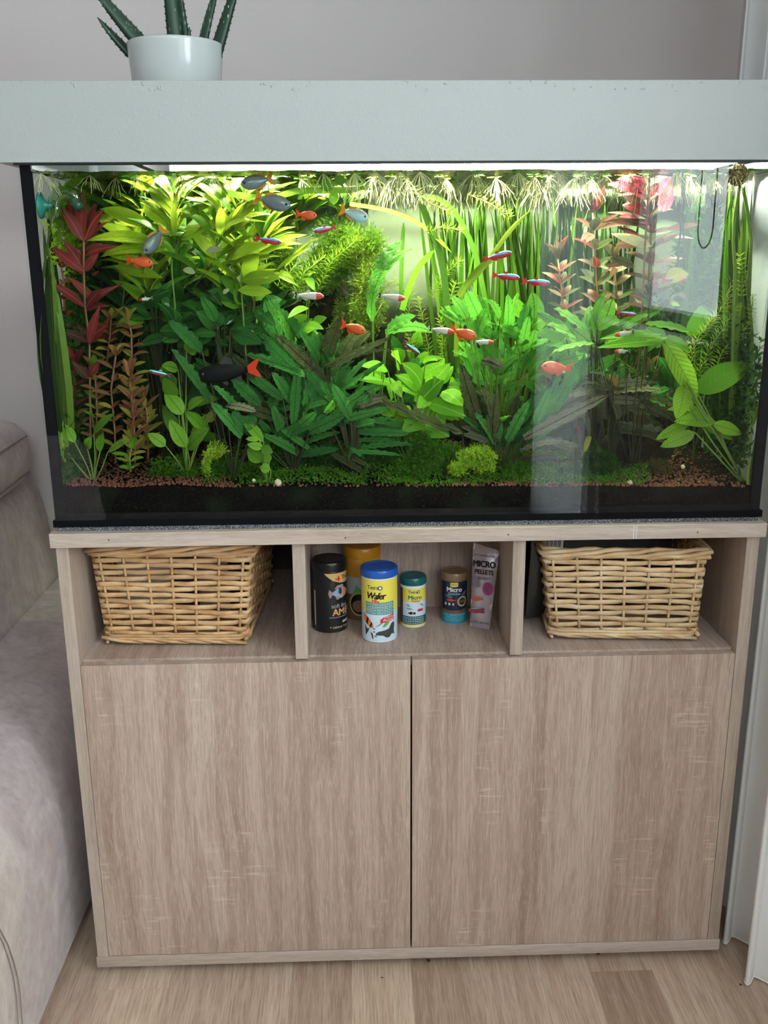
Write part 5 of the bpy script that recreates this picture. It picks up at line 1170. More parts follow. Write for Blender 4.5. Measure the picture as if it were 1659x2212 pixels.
drawn('ruffled_plant', 'tall arching ruffled leaves standing before the bright gap', (900, 1090), .10, [(900, 1080, 1150, 615, 34, None, 'ruffle'), (905, 890, 1090, 565, 30, L_CRYPTB), (990, 1170, 1180, 1040, 26), (1000, 1150, 1290, 1150, 24)], Z2, 'ruffle', L_CRYPTB, 30, STEM_G, .22, (-.03, .03))

# ------------------------------------------------------------------ ruffled plants, centre right
drawn('ruffled_plant', 'bronze ruffled plant fanning out right of the tank centre', (210, 650), .07, [(90, 545, -10, 225, 30, None), (200, 650, 100, 340, 28), (220, 640, 465, 345, 26, L_CRYPT), (440, 520, 625, 225, 30, L_CRYPT), (330, 620, 790, 385, 26, L_GREY), (600, 690, 410, 612, 18, L_GREY), (310, 740, 510, 715, 16), (135, 640, 0, 600, 18, L_GREY), (310, 690, 540, 640, 18, L_GREY), (160, 640, 180, 370, 26), (240, 640, 360, 420, 24, L_CRYPT), (280, 640, 450, 520, 20, L_CRYPT), (170, 650, 60, 480, 22, L_CRYPT), (350, 650, 500, 560, 22, L_CRYPT), (250, 610, 300, 380, 24, L_BROWN), (180, 540, 260, 500, 14, L_CRYPTB)], Z6, 'ruffle', L_BROWN, 26, STEM_D, .08)
drawn('ruffled_plant', 'long bronze ruffled leaf reaching left over the bright broad leaves', (1480, 700), .06, [(1480, 700, 848, 430, 28, None)], Z5, 'ruffle', L_BROWN, 28, STEM_D, -.06, (-.02, -.01), face=(0, -.7, 1))
cb2 = [(230, 1000, 242, 765, 24), (110, 940, 18, 745, 30), (320, 1080, 360, 885, 22), (370, 1080, 395, 960, 18), (60, 1020, 130, 840, 26), (200, 900, 140, 800, 20), (150, 1000, 60, 930, 24), (400, 1010, 560, 1000, 18), (350, 1060, 470, 1020, 20), (160, 1000, 300, 960, 18), (20, 900, -60, 780, 26), (-20, 900, -100, 840, 24), (300, 980, 210, 940, 20)]
drawn('ruffled_plant', 'bright green ruffled plant with upright crinkled blades behind the red tetra pair', (180, 1050), .11, cb2, Z3, 'ruffle', L_CRYPTB, 24, STEM_G, .07)
cb3 = [(365, 255, 555, 100, 20), (360, 260, 450, 100, 24), (330, 230, 440, 130, 24), (150, 330, 0, 90, 22), (210, 250, 100, 60, 24), (300, 250, 250, 120, 20, L_CRYPT), (290, 360, 360, 270, 12, L_GOLD), (200, 360, 340, 320, 20), (360, 260, 640, 170, 18), (480, 300, 400, 250, 12, L_GOLD), (100, 250, 20, 120, 22), (180, 270, 300, 170, 22), (240, 420, 270, 340, 24), (390, 330, 520, 250, 20), (640, 330, 660, 160, 16, L_CRYPT), (660, 270, 820, 190, 16), (60, 330, 10, 190, 24), (220, 500, 290, 300, 14, L_LIMED), (450, 380, 380, 300, 20), (170, 200, 240, 210, 18, L_GOLD), (100, 200, 220, 240, 18, L_GREY), (310, 150, 345, -120, 22, L_CRYPT)]
drawn('ruffled_plant', 'bright green tangle of ruffled leaves above the bronze fan', (260, 400), .12, cb3, Z6, 'ruffle', L_CRYPTB, 22, STEM_G, .08)
for lab, x, y, Y, n, m in (('bright green ruffled plant filling the middle behind the bronze fan', 1080, 830, .18, 16, [L_CRYPTB, L_CRYPT]), ('green ruffled plant behind the lone scarlet tetra', 1190, 800, .2, 16, [L_CRYPTB, L_CRYPT, L_LIMED]), ('shaded ruffled plant at the back left of the ruffled thicket', 560, 800, .22, 16, [L_CRYPT, L_DARK]),
    ('shaded ruffled plant low behind the upright blade', 640, 900, .15, 14, [L_CRYPT, L_DARK]), ('shaded ruffled plant in the front behind the dark carpet', 760, 930, .14, 14, [L_CRYPT, L_DARK, L_BROWN]), ('shaded green ruffled plant under the bronze rosette', 1330, 880, .2, 13, [L_CRYPT, L_DARK]), ('shaded green ruffled plant behind the bronze fan', 1010, 900, .2, 14, [L_CRYPT, L_DARK])):
    rosette('ruffled_plant', lab, x, y, Y, n, (85, 130), 22, 'ruffle', m[0], (10, 80), bend=.09, petiole=.25, mats=m)

# big folded leaf, spotted fern
drawn('broad_sword_plant', 'broad folded green leaf on a long stalk in front of the ribbon grass', (250, 1050), .14, [(375, 960, 375, 755, 62, L_JAVA), (370, 950, 470, 880, 44), (330, 900, 285, 790, 30)], Z3, 'broad', L_ECHI, 50, STEM_G, .1, (-.02, .01))
drawn('spotted_fern', 'speckled yellow-green fern with blunt leaves at the mid right', (735, 1085), .12, [(700, 1010, 495, 845, 30), (720, 1060, 455, 930, 28), (735, 1040, 695, 860, 28), (740, 1040, 815, 790, 34), (720, 1075, 570, 1000, 24), (730, 960, 840, 890, 26), (700, 1040, 600, 960, 26), (860, 960, 1100, 830, 20), (560, 1000, 390, 990, 18), (750, 1000, 860, 950, 24), (700, 1000, 760, 780, 26), (680, 1090, 620, 1020, 24)], Z3, 'fern', L_JAVA, 26, STEM_D, .08)
drawn('spotted_fern', 'speckled arching leaves above the big netted leaf', (960, 1060), .08, [(985, 930, 1250, 980, 20, None), (740, 1060, 1110, 1010, 22, L_ECHI), (1000, 950, 1100, 1010, 30, L_CRYPTB), (1090, 1000, 1230, 1080, 24, L_LIMED), (880, 960, 1010, 880, 18), (720, 1040, 480, 1090, 14)], Z3, 'fern', L_JAVA, 22, STEM_D, .1)

# bronze rosette on the stone
drawn('bronze_plant', 'grey-bronze ruffled rosette growing on the dark stone', (825, 400), .10, [(790, 365, 455, 500, 22, None), (830, 375, 1090, 365, 26), (880, 385, 1175, 465, 26, L_BROWN), (820, 350, 690, 265, 14), (815, 400, 842, 268, 10, L_ORNG), (810, 370, 645, 325, 16, L_BROWN), (815, 420, 850, 520, 26), (870, 450, 980, 495, 20), (850, 570, 1185, 640, 22), (645, 450, 690, 610, 12, L_GREY), (860, 455, 890, 385, 10), (830, 360, 960, 340, 22), (800, 385, 570, 400, 20), (840, 400, 1050, 480, 22, L_BROWN), (690, 610, 660, 700, 12, L_GOLD), (740, 330, 720, 280, 14, L_BROWN), (900, 400, 960, 480, 22, L_BROWN), (870, 380, 1070, 320, 18, L_BROWN)], Z6, 'ruffle', L_GREY, 22, STEM_D, .1, face=(0, -.5, 1))
drawn('bronze_plant', 'pinkish small-leaved stems behind the bronze rosette', (900, 330), .15, [(790, 200, 790, 95, 14), (930, 230, 930, 130, 14), (980, 260, 1060, 170, 12), (1040, 300, 1090, 220, 12, L_BROWN), (690, 160, 640, 110, 10), (720, 250, 640, 90, 14, L_BROWN), (960, 180, 1080, 100, 14, L_CRYPTB), (1050, 130, 1140, 80, 16, L_CRYPTB)], Z6, 'lance', L_PINK, 14, STEM_R, .08, single=1)
drawn('red_leaf_plant', 'narrow crimson leaves half hidden beside the bronze rosette', (625, 560), .12, [(640, 460, 590, 540, 16), (625, 400, 635, 335, 14), (620, 520, 615, 450, 14), (640, 600, 625, 555, 10)], Z6, 'lance', L_MAG, 14, STEM_R, .06)

# netted leaves at the right
nt = [(1095, 95, 1272, 418, 46, None), (1200, 330, 1160, 515, 50, None), (1210, 420, 1250, 460, 30), (1372, 530, 1148, 530, 36), (1358, 545, 1515, 598, 30, L_NET), (1262, 590, 1072, 668, 30), (1275, 375, 1600, 215, 62, L_LIMED), (1090, 95, 730, 128, 22, L_ECHI), (1620, 460, 1580, 450, 12), (1600, 560, 1625, 370, 12)]
t = drawn('netted_leaf_plant', 'large yellow-green netted leaves on long stalks at the right front', (1555, 890), .045, nt, Z6, 'broad', L_NET, 40, STEM_G, .08, (-.01, .02), .0016)
t = drawn('broad_sword_plant', 'big shaded oval leaf behind the needle stems at the right', (1300, 1050), .16, [(1260, 1000, 1290, 830, 60, L_LIMED), (1300, 1060, 1480, 960, 44, L_DARK), (1360, 1050, 1600, 1080, 40, L_DARK)], Z3, 'broad', L_LIMED, 50, STEM_G, .08)

# dusty pink and crimson stems at the upper right
stem_plant('pink_stem_plant', 'dusty pink stem plant with crimson crown at the surface', [(1400, 720), (1408, 600), (1405, 480), (1400, 400)], .12, 9, 4, 70, 20, 'lance', L_PINK, STEM_R, 1.0, .08, .3, mats=[L_PINK, L_PINK, L_BROWN])
drawn('red_leaf_plant', 'crimson crown of leaves just under the surface at the upper right', (1000, 330), .10, [(1000, 230, 900, 180, 26), (1010, 240, 1070, 170, 26), (990, 200, 930, 95, 22), (1060, 230, 1130, 130, 26), (1090, 320, 1140, 170, 30), (1000, 290, 870, 235, 20, L_PINK), (1000, 330, 870, 290, 24, L_RED), (1010, 250, 940, 230, 18, L_PALE), (970, 150, 910, 100, 20)], Z3, 'lance', L_MAG, 24, STEM_R, .1, (-.02, .03), single=2)
drawn('pink_stem_plant', 'dusty pink leafy stem with cream tipped leaves', (1020, 480), .12, [(1025, 510, 805, 440, 22, L_PALE), (1000, 400, 750, 380, 18), (1060, 390, 860, 370, 14), (1015, 460, 830, 500, 20), (1030, 440, 960, 380, 16, L_RED), (1100, 420, 1300, 390, 14), (930, 620, 800, 570, 20, L_BROWN), (870, 600, 780, 620, 16), (1060, 500, 1190, 440, 12), (700, 440, 640, 480, 18)], Z3, 'lance', L_PINK, 18, STEM_R, .08, single=2)
stem_plant('pink_stem_plant', 'wine red stem plant deep behind the cream tipped leaves', [(1285, 780), (1290, 640), (1282, 500), (1280, 460)], .22, 8, 4, 55, 24, 'lance', L_RED, STEM_R, 1.1, .08, .5, mats=[L_PINK, L_RED, L_BROWN])
stem_plant('pink_stem_plant', 'shaded pink stem plant behind the lower cardinal tetras', [(1220, 720), (1215, 640), (1205, 560)], .25, 6, 4, 52, 18, 'lance', L_PINK, STEM_R, 1, .08, .5, mats=[L_PINK, L_BROWN, L_RED])
stem_plant('pink_stem_plant', 'shaded pink leafy stem near the bright window reflection', [(1345, 760), (1335, 660), (1325, 560)], .24, 7, 4, 52, 18, 'lance', L_PINK, STEM_R, 1, .08, .4, mats=[L_PINK, L_BROWN])
drawn('bronze_plant', 'bronze leaved sprig on thin dark stalks at the right', (1010, 850), .09, [(1100, 680, 1230, 660, 34, L_GOLD), (1050, 800, 1010, 690, 14, L_BROWN), (1040, 760, 1040, 680, 12, L_RED), (1000, 800, 905, 770, 24, L_PINK), (1060, 830, 1130, 810, 16, L_BROWN), (1150, 770, 1225, 800, 14, L_BROWN), (1010, 850, 960, 790, 16, L_LIMED), (1130, 830, 1180, 830, 14, L_LIMED)], Z3, 'lance', L_BROWN, 18, STEM_D, .1, single=2)
# bare dark stalks hanging from the surface
for lab, pts in (('thin dark stalk with a knot hanging in the bright window reflection', [(1475, 370), (1472, 460), (1470, 500), (1462, 590)]), ('second thin dark stalk behind the knotted one', [(1480, 380), (1475, 470), (1478, 540), (1477, 600)]), ('pale olive stalk hanging below the knobbly ball', [(1598, 400), (1588, 460), (1584, 520), (1588, 580), (1584, 700), (1580, 860)]), ('thin olive stalk between the knobbly ball and the end glass', [(1605, 405), (1615, 460), (1622, 520), (1618, 640)])):
    P3 = [at(x, y, .07) for x, y in pts]; mb = MB().tube(P3, .0018 if 'olive' not in lab else .0028, 6)
    if 'knot' in lab and 'second' not in lab: mb.lathe([(.0, -.004), (.004, -.001), (.003, .003), (0, .005)], 8, P3[1])
    tag(mb.obj('hanging_stalk', STEM_D if 'olive' not in lab else STEM_G, None, True), lab, 'stalk')

# ------------------------------------------------------------------ carpet and moss in front
g = np.random.default_rng(9); n = 26000; X = g.uniform(-.36, .42, n); Yc = .018 + .20 * g.random(n) ** 1.2
hh = np.array([max(0.0, .5 + .9 * mnoise.noise(Vector((x * 16, y * 16, 1))) + .5 * mnoise.noise(Vector((x * 40, y * 40, 7)))) for x, y in zip(X, Yc)])
edge = np.clip((X + .37) / .08, 0, 1) * np.clip((.43 - X) / .06, 0, 1); gap = 1 - .9 * np.exp(-((X - .16) / .05) ** 2) * (Yc < .05) - .6 * np.exp(-((X + .30) / .05) ** 2) * (Yc < .04)
keep = (hh * edge * gap) > .18 * g.random(n); X, Yc, hh = X[keep], Yc[keep], hh[keep]
Zc = np.array([soil_z(x, y) for x, y in zip(X, Yc)]) + g.random(len(X)) ** .8 * (.004 + .020 * hh) * np.clip(.35 + Yc * 14, 0, 1.0)
d = g.normal(size=(len(X), 3)) * .8 + np.array([0, -.3, .5]); d /= np.linalg.norm(d, axis=1)[:, None]; s = np.cross(d, g.normal(size=d.shape)); s /= np.linalg.norm(s, axis=1)[:, None]
P = np.stack([X, Yc, Zc], 1); l = g.uniform(.0025, .0052, (len(X), 1)); q = np.stack([P, P + d * l * .5 + s * l * .34, P + d * l, P + d * l * .5 - s * l * .34], 1); q[..., 1] = np.maximum(q[..., 1], .0145)
tag(np_mesh('carpet_plants', q.reshape(-1, 3), np.arange(len(X) * 4).reshape(-1, 4), N_CARP), 'low carpet of tiny round-leaved green plants across the front substrate', 'carpet plants', kind='stuff')
fuzz('moss_tuft', 'small bright yellow-green moss tuft on the front left of the carpet', [blob(462, 972, .05, 26, .015, 20), blob(448, 1005, .045, 9, .008, 30)], N_LIME, 1500, .006, .0013, seed=21)
fuzz('moss_tuft', 'bright yellow-green moss tuft at the front right of the centre', [blob(1020, 985, .05, 40, .02, 26), blob(1050, 1000, .045, 22, .015, 34), blob(985, 1010, .045, 20, .012, 22)], N_LIME, 4200, .006, .0013, seed=22)
fuzz('moss_tuft', 'loose green moss mound left of the bright tuft', [blob(935, 970, .08, 60, .03, 50), blob(900, 1010, .06, 60, .025, 30)], N_CARP, 6000, .006, .0012, seed=23)
fuzz('moss_tuft', 'green moss strands trailing in front of the bronze fan', [blob(1140, 1020, .07, 80, .02, 30), blob(1090, 1030, .05, 40, .02, 20)], N_CARP, 4200, .006, .0011, seed=24)
fuzz('moss_tuft', 'dark feathery moss mound at the front left of the stone', [blob(1280, 1005, .08, 55, .03, 42), blob(1240, 1030, .06, 45, .02, 22), blob(1215, 935, .13, 35, .02, 30)], N_DARK, 6500, .011, .0013, upb=.8, seed=25)
fuzz('moss_tuft', 'thin dark moss along the foot of the copper rosettes', [blob(390, 1010, .06, 70, .02, 24), blob(500, 1015, .07, 60, .02, 20)], N_CARP, 3600, .006, .0011, seed=26)
fuzz('moss_tuft', 'deep green shaded moss mound in the front centre', [blob(740, 990, .10, 130, .03, 34), blob(840, 960, .12, 50, .02, 30)], N_DARK, 6500, .009, .0014, seed=27)
fuzz('moss_tuft', 'brown tinged moss beside the stone at the right', [blob(1400, 1010, .09, 40, .02, 26)], needle_mat('fine_leaf_brown', (.08, .05, .015), (.16, .12, .03)), 1800, .008, .0012, seed=28)
for lab, px, py, r_ in (('pale round pebble on the carpet at the left of the centre', 601, 1043, .0068), ('small pale snail shell beside the pale pebble', 548, 1038, .0035), ('pale pebble on the red gravel at the right', 1361, 1042, .0045), ('little white pebble at the back right of the gravel', 1475, 1008, .0038)):
    p = at(px, py, .022); p.z = max(p.z, soil_z(p.x, p.y) + r_ * .5); bm = bmesh.new(); bmesh.ops.create_icosphere(bm, subdivisions=2, radius=r_)
    for v in bm.verts: v.co = v.co * (1 + .2 * mnoise.noise(v.co * 200)) + p
    me = bpy.data.meshes.new('pebble'); bm.to_mesh(me); bm.free(); me.shade_smooth(); me.materials.append(plain('pale_stone', (.50, .40, .33), .7)); tag(link('pebble', me), lab, 'pebble')

# ------------------------------------------------------------------ floating plants
FL = [leaf_mat('floater_green', (.12, .34, .03), (.24, .46, .05), trans=.5), leaf_mat('floater_yellow', (.34, .48, .05), (.46, .55, .08), trans=.5)]
def floater(x, y, nl, ll, rl, nr, label, mat, root=ROOT):
    t = thing('floating_plant', (x, y, WZ), label, 'plant', 'floating plants on the water surface')
    for i in range(nl):
        a = 2 * PI * i / nl + R(-.4, .4); d = Vector((math.cos(a), math.sin(a), R(-.12, .25))); p = Vector((x, y, WZ - .002)); L = ll * R(.75, 1.2)
        b = p + d * L * .25; e = p + d * L; e.x = min(max(e.x, -.583), .583); e.y = min(max(e.y, .015), .484)
        f = (R(-.4, .4), R(-.4, .2), 1.0); ax = e - b; ax_l = ax.length
        if ax_l < .002: continue
        ax /= ax_l; fv = Vector(f); fv = (fv - ax * fv.dot(ax)).normalized(); sd = ax.cross(fv); M = Matrix((sd * L * .62, ax * ax_l, fv * L)).transposed().to_4x4(); M.translation = b - t.location
        o = bpy.data.objects.new('leaf', leaf_mesh('oval', .08, mat)); COL.objects.link(o); o.parent = t; o.matrix_basis = M
    vs = []; fs = []; 
    for i in range(nr):
        a = R(0, 6.28); sp = R(.2, 1.7) * rl; L = rl * R(.5, 1.15); p = Vector((x, y, WZ - .002)); P_ = []
        for k in range(5):
            u = k / 4; P_.append(p + Vector((math.cos(a) * sp * .55 * u ** .8, math.sin(a) * sp * .4 * u, -L * u ** 1.15)) + Vector((R(-1, 1), 0, 0)) * (.0022 * u))
        P_ = [Vector((min(max(q_.x, -.585), .585), min(max(q_.y, .0145), .486), q_.z)) for q_ in P_]; n0 = len(vs); w_ = .00033
        for q_ in P_: vs += [q_ - Vector((w_, 0, 0)), q_ + Vector((w_, 0, 0))]
        fs += [(n0 + 2 * k, n0 + 2 * k + 1, n0 + 2 * k + 3, n0 + 2 * k + 2) for k in range(4)]
    if fs: o = MB().add(vs, fs).obj('roots', root, t); o['kind'] = 'stuff'
def flabel(x, y):
    c = random.randrange(2); col = ('green', 'yellow-green')[c]; root = 'long roots' if x > -.10 else 'short roots'
    over = next(t for lim, t in ((-.44, 'above the wine red stems'), (-.28, 'above the lime thicket'), (-.12, 'near the highest rainbowfish'), (.02, 'above the mossy bush'), (.16, 'above the bright gap'), (.30, 'above the tall ribbon grass'), (.44, 'above the crimson crown'), (9, 'near the knobbly ball')) if x < lim)
    return '%s floating plant with %s, %s of surface %s' % (col, root, 'front' if y < .20 else 'back', over), FL[c]
k = 0
while k < 130:
    x = -.57 + 1.14 * ((k * .618) % 1) + R(-.02, .02); y = .02 + .36 * ((k * .7548) % 1) ** 1.1
    long_ = x > -.10; rl = R(.03, .055) if long_ else R(.014, .032)
    if x > .45: rl *= .7
    floater(min(max(x, -.57), .57), y, random.choice((4, 5, 6)), R(.011, .017), rl, 20 if long_ else 9, *flabel(x, y)); k += 1
for px, py, sz, lab in ((706, 400, 16, 'round-leaved floating plant just right of the level ribbon leaf'), (733, 386, 14, 'small round floating leaf above the silver rainbowfish'), (720, 428, 12, 'pale round floating leaf below the level ribbon leaf')):
    p = at(px, py, .05); t = thing('floating_plant', p, lab, 'plant', 'floating plants on the water surface'); put_leaf(t, p + Vector((0, 0, -.01)), p + Vector((.002, -.004, .012)), sz * 1.7 * PXM, 'oval', FL[0], .05, (0, -1, .2))

# knobbly ball at the waterline
p = at(1593, 378, .035); bm = bmesh.new(); bmesh.ops.create_icosphere(bm, subdivisions=4, radius=.0165)
for v in bm.verts: v.co = v.co * (1 + .16 * mnoise.noise(v.co * 420)) + p
me = bpy.data.meshes.new('knobbly_ball'); bm.to_mesh(me); bm.free(); t = NT('ball_crust'); me.materials.append(t.end(t.pbr(t.ramp(t.noise(t.obj(), 330, 2), [(.4, (.05, .04, .015)), (.6, (.30, .22, .07)), (.7, (.5, .42, .2))]), .7, .2)))
tag(link('knobbly_ball', me), 'knobbly brown and gold ball floating at the right end of the waterline', 'ball')

# ------------------------------------------------------------------ bent glass drop checker with suction cup
dc = thing('drop_checker', at(115, 450, .05), 'bent clear glass drop checker on a teal suction cup by the left glass', 'drop checker')
m_tube = glass_mat('blown_glass', (.72, .86, .76), 2.1)
Yd = .05; c = at(88, 445, Yd)
cup = [(-.588 + .002, .016), (-.580, .0155), (-.574, .008), (-.5695, .005), (-.560, .0042), (-.556, .0036)]; vs = []; fs = []; n = 20
c = at(92, 444, Yd); cx0 = c.x - .008
prof = [(0, .0205), (.003, .020), (.007, .011), (.012, .006), (.020, .0052), (.022, .0)]
for dx, r_ in prof: vs += [(max(cx0, -.586) + dx, c.y + r_ * math.cos(2 * PI * k / n), c.z + r_ * math.sin(2 * PI * k / n)) for k in range(n)]
fs = [(i * n + k, i * n + (k + 1) % n, (i + 1) * n + (k + 1) % n, (i + 1) * n + k) for i in range(len(prof) - 1) for k in range(n)] + [tuple(range(n - 1, -1, -1))]
MB().add(vs, fs).obj('suction_cup', plain('teal_rubber', (.03, .22, .20), .3, .5), dc, True, label='teal suction cup')
path = [(121, 474), (119, 450), (120, 432), (130, 420), (147, 416), (162, 424), (170, 440)]
MB().tube([at(x, y, Yd) for x, y in path], [.0125, .0125, .0125, .0125, .0120, .0115, .011], 14).obj('glass_tube', m_tube, dc, True)
MB().tube([at(163, 432, Yd), at(168, 445, Yd), at(164, 452, Yd)], [.008, .010, .006], 12).obj('dark_liquid', plain('indicator_green', (.02, .08, .05), .15), dc, True)
MB().tube([at(108, 446, Yd), at(116, 446, Yd)], .003, 8).obj('clip', m_black, dc, True)

# ------------------------------------------------------------------ fish
def fish_mat(name, fn):
    t = NT(name); v = t.obj(); s = t.n('ShaderNodeSeparateXYZ'); t.set(s.inputs[0], v)
    return t.end(fn(t, v, s.outputs[0], s.outputs[2]))
def scales(t, v): 
    vo = t.n('ShaderNodeTexVoronoi'); t.set(vo.inputs['Vector'], t.map(v, (26, 26, 34))); vo.inputs['Scale'].default_value = 1; return vo.outputs[0]
def m_cardinal(t, v, x, z):
    red = t.mix(t.ramp(x, [(0, (0, 0, 0)), (1, (1, 1, 1))]), (.50, .012, .03), (.45, .02, .05))
    c = t.mix(t.math('GREATER_THAN', z, .018), red, (.035, .22, .70)); c = t.mix(t.math('GREATER_THAN', z, .045), c, (.10, .48, .85)); c = t.mix(t.math('GREATER_THAN', z, .078), c, (.035, .05, .10))
    return t.pbr(c, .25, .6)
def m_neon(t, v, x, z):
    c = t.mix(t.math('GREATER_THAN', z, .012), (.25, .01, .03), (.05, .75, .85)); c = t.mix(t.math('GREATER_THAN', z, .07), c, (.03, .08, .12)); return t.pbr(c, .22, .6)
def m_rummy(t, v, x, z):
    c = t.mix(t.ramp(z, [(.42, (0, 0, 0)), (.6, (1, 1, 1))]), (.55, .50, .47), (.30, .26, .20))
    c = t.mix(t.math('GREATER_THAN', x, .26), c, (.60, .03, .04)); return t.pbr(c, .22, .6)
def m_serpae(t, v, x, z):
    c = t.mix(t.ramp(z, [(0, (0, 0, 0)), (.16, (1, 1, 1))]), (.78, .11, .02), (.55, .06, .015)); c = t.mix(t.math('MULTIPLY', scales(t, v), .4), c, (.3, .03, .01)); return t.pbr(c, .3, .5)
def m_rainbow(t, v, x, z):
    c = t.mix(t.ramp(z, [(0, (0, 0, 0)), (.15, (1, 1, 1))]), (.11, .12, .15), (.10, .075, .05)); c = t.mix(t.math('MULTIPLY', scales(t, v), .6), c, (.22, .26, .33)); return t.pbr(c, .25, .6)
def m_rainbow2(t, v, x, z):
    c = t.mix(t.ramp(z, [(0, (0, 0, 0)), (.14, (1, 1, 1))]), (.35, .55, .68), (.18, .13, .12)); c = t.mix(t.math('MULTIPLY', scales(t, v), .6), c, (.6, .75, .85)); return t.pbr(c, .2, .7)
FM = {k: fish_mat('fish_' + k, f) for k, f in dict(cardinal=m_cardinal, neon=m_neon, rummy=m_rummy, serpae=m_serpae, rainbow=m_rainbow, silver=m_rainbow2).items()}
FM['shark'] = plain('fish_shark', (.004, .004, .006), .5, .08)
def fin_mat(n, c): 
    t = NT(n); tl = t.n('ShaderNodeBsdfTranslucent'); tl.inputs[0].default_value = (*c, 1); mx = t.n('ShaderNodeMixShader'); mx.inputs[0].default_value = .5; t.set(mx.inputs[1], t.pbr(c, .35, .4)); t.set(mx.inputs[2], tl.outputs[0]); return t.end(mx.outputs[0])
FIN = dict(cardinal=fin_mat('fin_red', (.6, .03, .03)), neon=fin_mat('fin_dim', (.2, .1, .1)), rummy=fin_mat('fin_clear', (.55, .55, .50)), serpae=fin_mat('fin_orange', (.8, .10, .02)), rainbow=fin_mat('fin_gold', (.75, .36, .03)), silver=fin_mat('fin_gold', (.75, .36, .03)), shark=fin_mat('fin_scarlet', (.85, .07, .02)))
FBL = plain('fin_black', (.012, .01, .01), .5); EYE = plain('eye_black', (.01, .01, .012), .15, .6); EYEW = plain('eye_ring', (.6, .62, .6), .2, .6)
DEPTH = dict(cardinal=.235, neon=.235, rummy=.24, serpae=.40, rainbow=.42, silver=.42, shark=.30)
FMESH = {}
def fish_meshes(sp):
    if sp in FMESH: return FMESH[sp]
    H = DEPTH[sp]; deep = H > .35; ns, nr = 14, 10; vs = []
    for i in range(ns + 1):
        u = i / ns; x = .5 - u * .80                       # nose +.5 ... tail root -.30
        h = H * .5 * (math.sin(PI * min(1, u ** (.70 if not deep else .78) * .93 + .02)) ** (.72 if not deep else .85)); h = max(h, .0 if i == 0 else H * (.13 if deep else .16))
        if i == 0: h = .008
        wd = h * (.48 if deep else .62); zc = -.02 * H * math.sin(PI * u)
        for k in range(nr):
            a = 2 * PI * k / nr; vs.append((x, wd * math.cos(a), zc + h * math.sin(a)))
    fs = [(i * nr + k, i * nr + (k + 1) % nr, (i + 1) * nr + (k + 1) % nr, (i + 1) * nr + k) for i in range(ns) for k in range(nr)] + [tuple(range(nr)), tuple(range((ns + 1) * nr - 1, ns * nr - 1, -1))]
    M = dict(body=MB().add(vs, fs).mesh('body', FM[sp], True))
    def plate(name, pts, mat, th=.006):
        n = len(pts); v = [(x, -th, z) for x, z in pts] + [(x, th, z) for x, z in pts]
        return MB().add(v, [tuple(range(n)), tuple(range(2 * n - 1, n - 1, -1))] + [(k, k + n, (k + 1) % n + n, (k + 1) % n) for k in range(n)]).mesh(name, mat)
    e = H * .13; T = H * (.52 if deep else .50)
    M['tail_fin'] = plate('tail_fin', [(-.29, e), (-.40, T * .75), (-.5, T), (-.47, T * .45), (-.43, 0), (-.47, -T * .45), (-.5, -T), (-.40, -T * .75), (-.29, -e)], FIN[sp])
    d0 = H * .44
    if sp in ('rainbow', 'silver'):
        M['dorsal_fin'] = plate('dorsal_fin', [(.12, d0 * .98), (.04, d0 * 1.22), (-.10, d0 * 1.10), (-.24, d0 * .72), (-.22, d0 * .45), (-.05, d0 * .8)], FIN[sp])
        M['anal_fin'] = plate('anal_fin', [(.10, -d0 * 1.0), (0, -d0 * 1.25), (-.16, -d0 * 1.02), (-.26, -d0 * .66), (-.22, -d0 * .42), (-.03, -d0 * .85)], FIN[sp])
    elif sp == 'shark':
        M['dorsal_fin'] = plate('dorsal_fin', [(.14, d0 * .9), (.02, d0 * 1.9), (-.06, d0 * 1.5), (-.10, d0 * .8)], FBL)
        M['anal_fin'] = plate('anal_fin', [(-.05, -d0 * .8), (-.14, -d0 * 1.6), (-.20, -d0 * 1.4), (-.18, -d0 * .6)], FBL)
        M['pelvic_fin'] = plate('pelvic_fin', [(.16, -d0 * .9), (.06, -d0 * 1.6), (.02, -d0 * 1.4), (.06, -d0 * .9)], FBL)
    else:
        M['dorsal_fin'] = plate('dorsal_fin', [(.10, d0 * .95), (.02, d0 * (1.75 if deep else 1.7)), (-.06, d0 * (1.5 if deep else 1.35)), (-.05, d0 * .82)], FBL if sp == 'serpae' else FIN['rummy' if sp != 'cardinal' else 'cardinal'])
        M['anal_fin'] = plate('anal_fin', [(.02, -d0 * .95), (-.06, -d0 * 1.55), (-.2, -d0 * .95), (-.22, -d0 * .42)], FIN[sp])
    ev = MB()
    for s in (-1, 1):
        r_ = H * (.085 if deep else .12); hx = .40 if not deep else .385; wy = H * (.150 if deep else .19)
        ev.lathe([(0, -r_), (r_ * .7, -r_ * .7), (r_, 0), (r_ * .7, r_ * .7), (0, r_)], 8, (hx, s * wy, H * .06))
    M['eye'] = ev.mesh('eye', EYE, True)
    if sp == 'rummy':
        M['tail_band'] = plate('tail_band', [(-.36, T * .58), (-.42, T * .84), (-.44, T * .4), (-.40, -.0), (-.44, -T * .4), (-.42, -T * .84), (-.36, -T * .58), (-.36, 0)], FBL, .0075)
    FMESH[sp] = M; return M
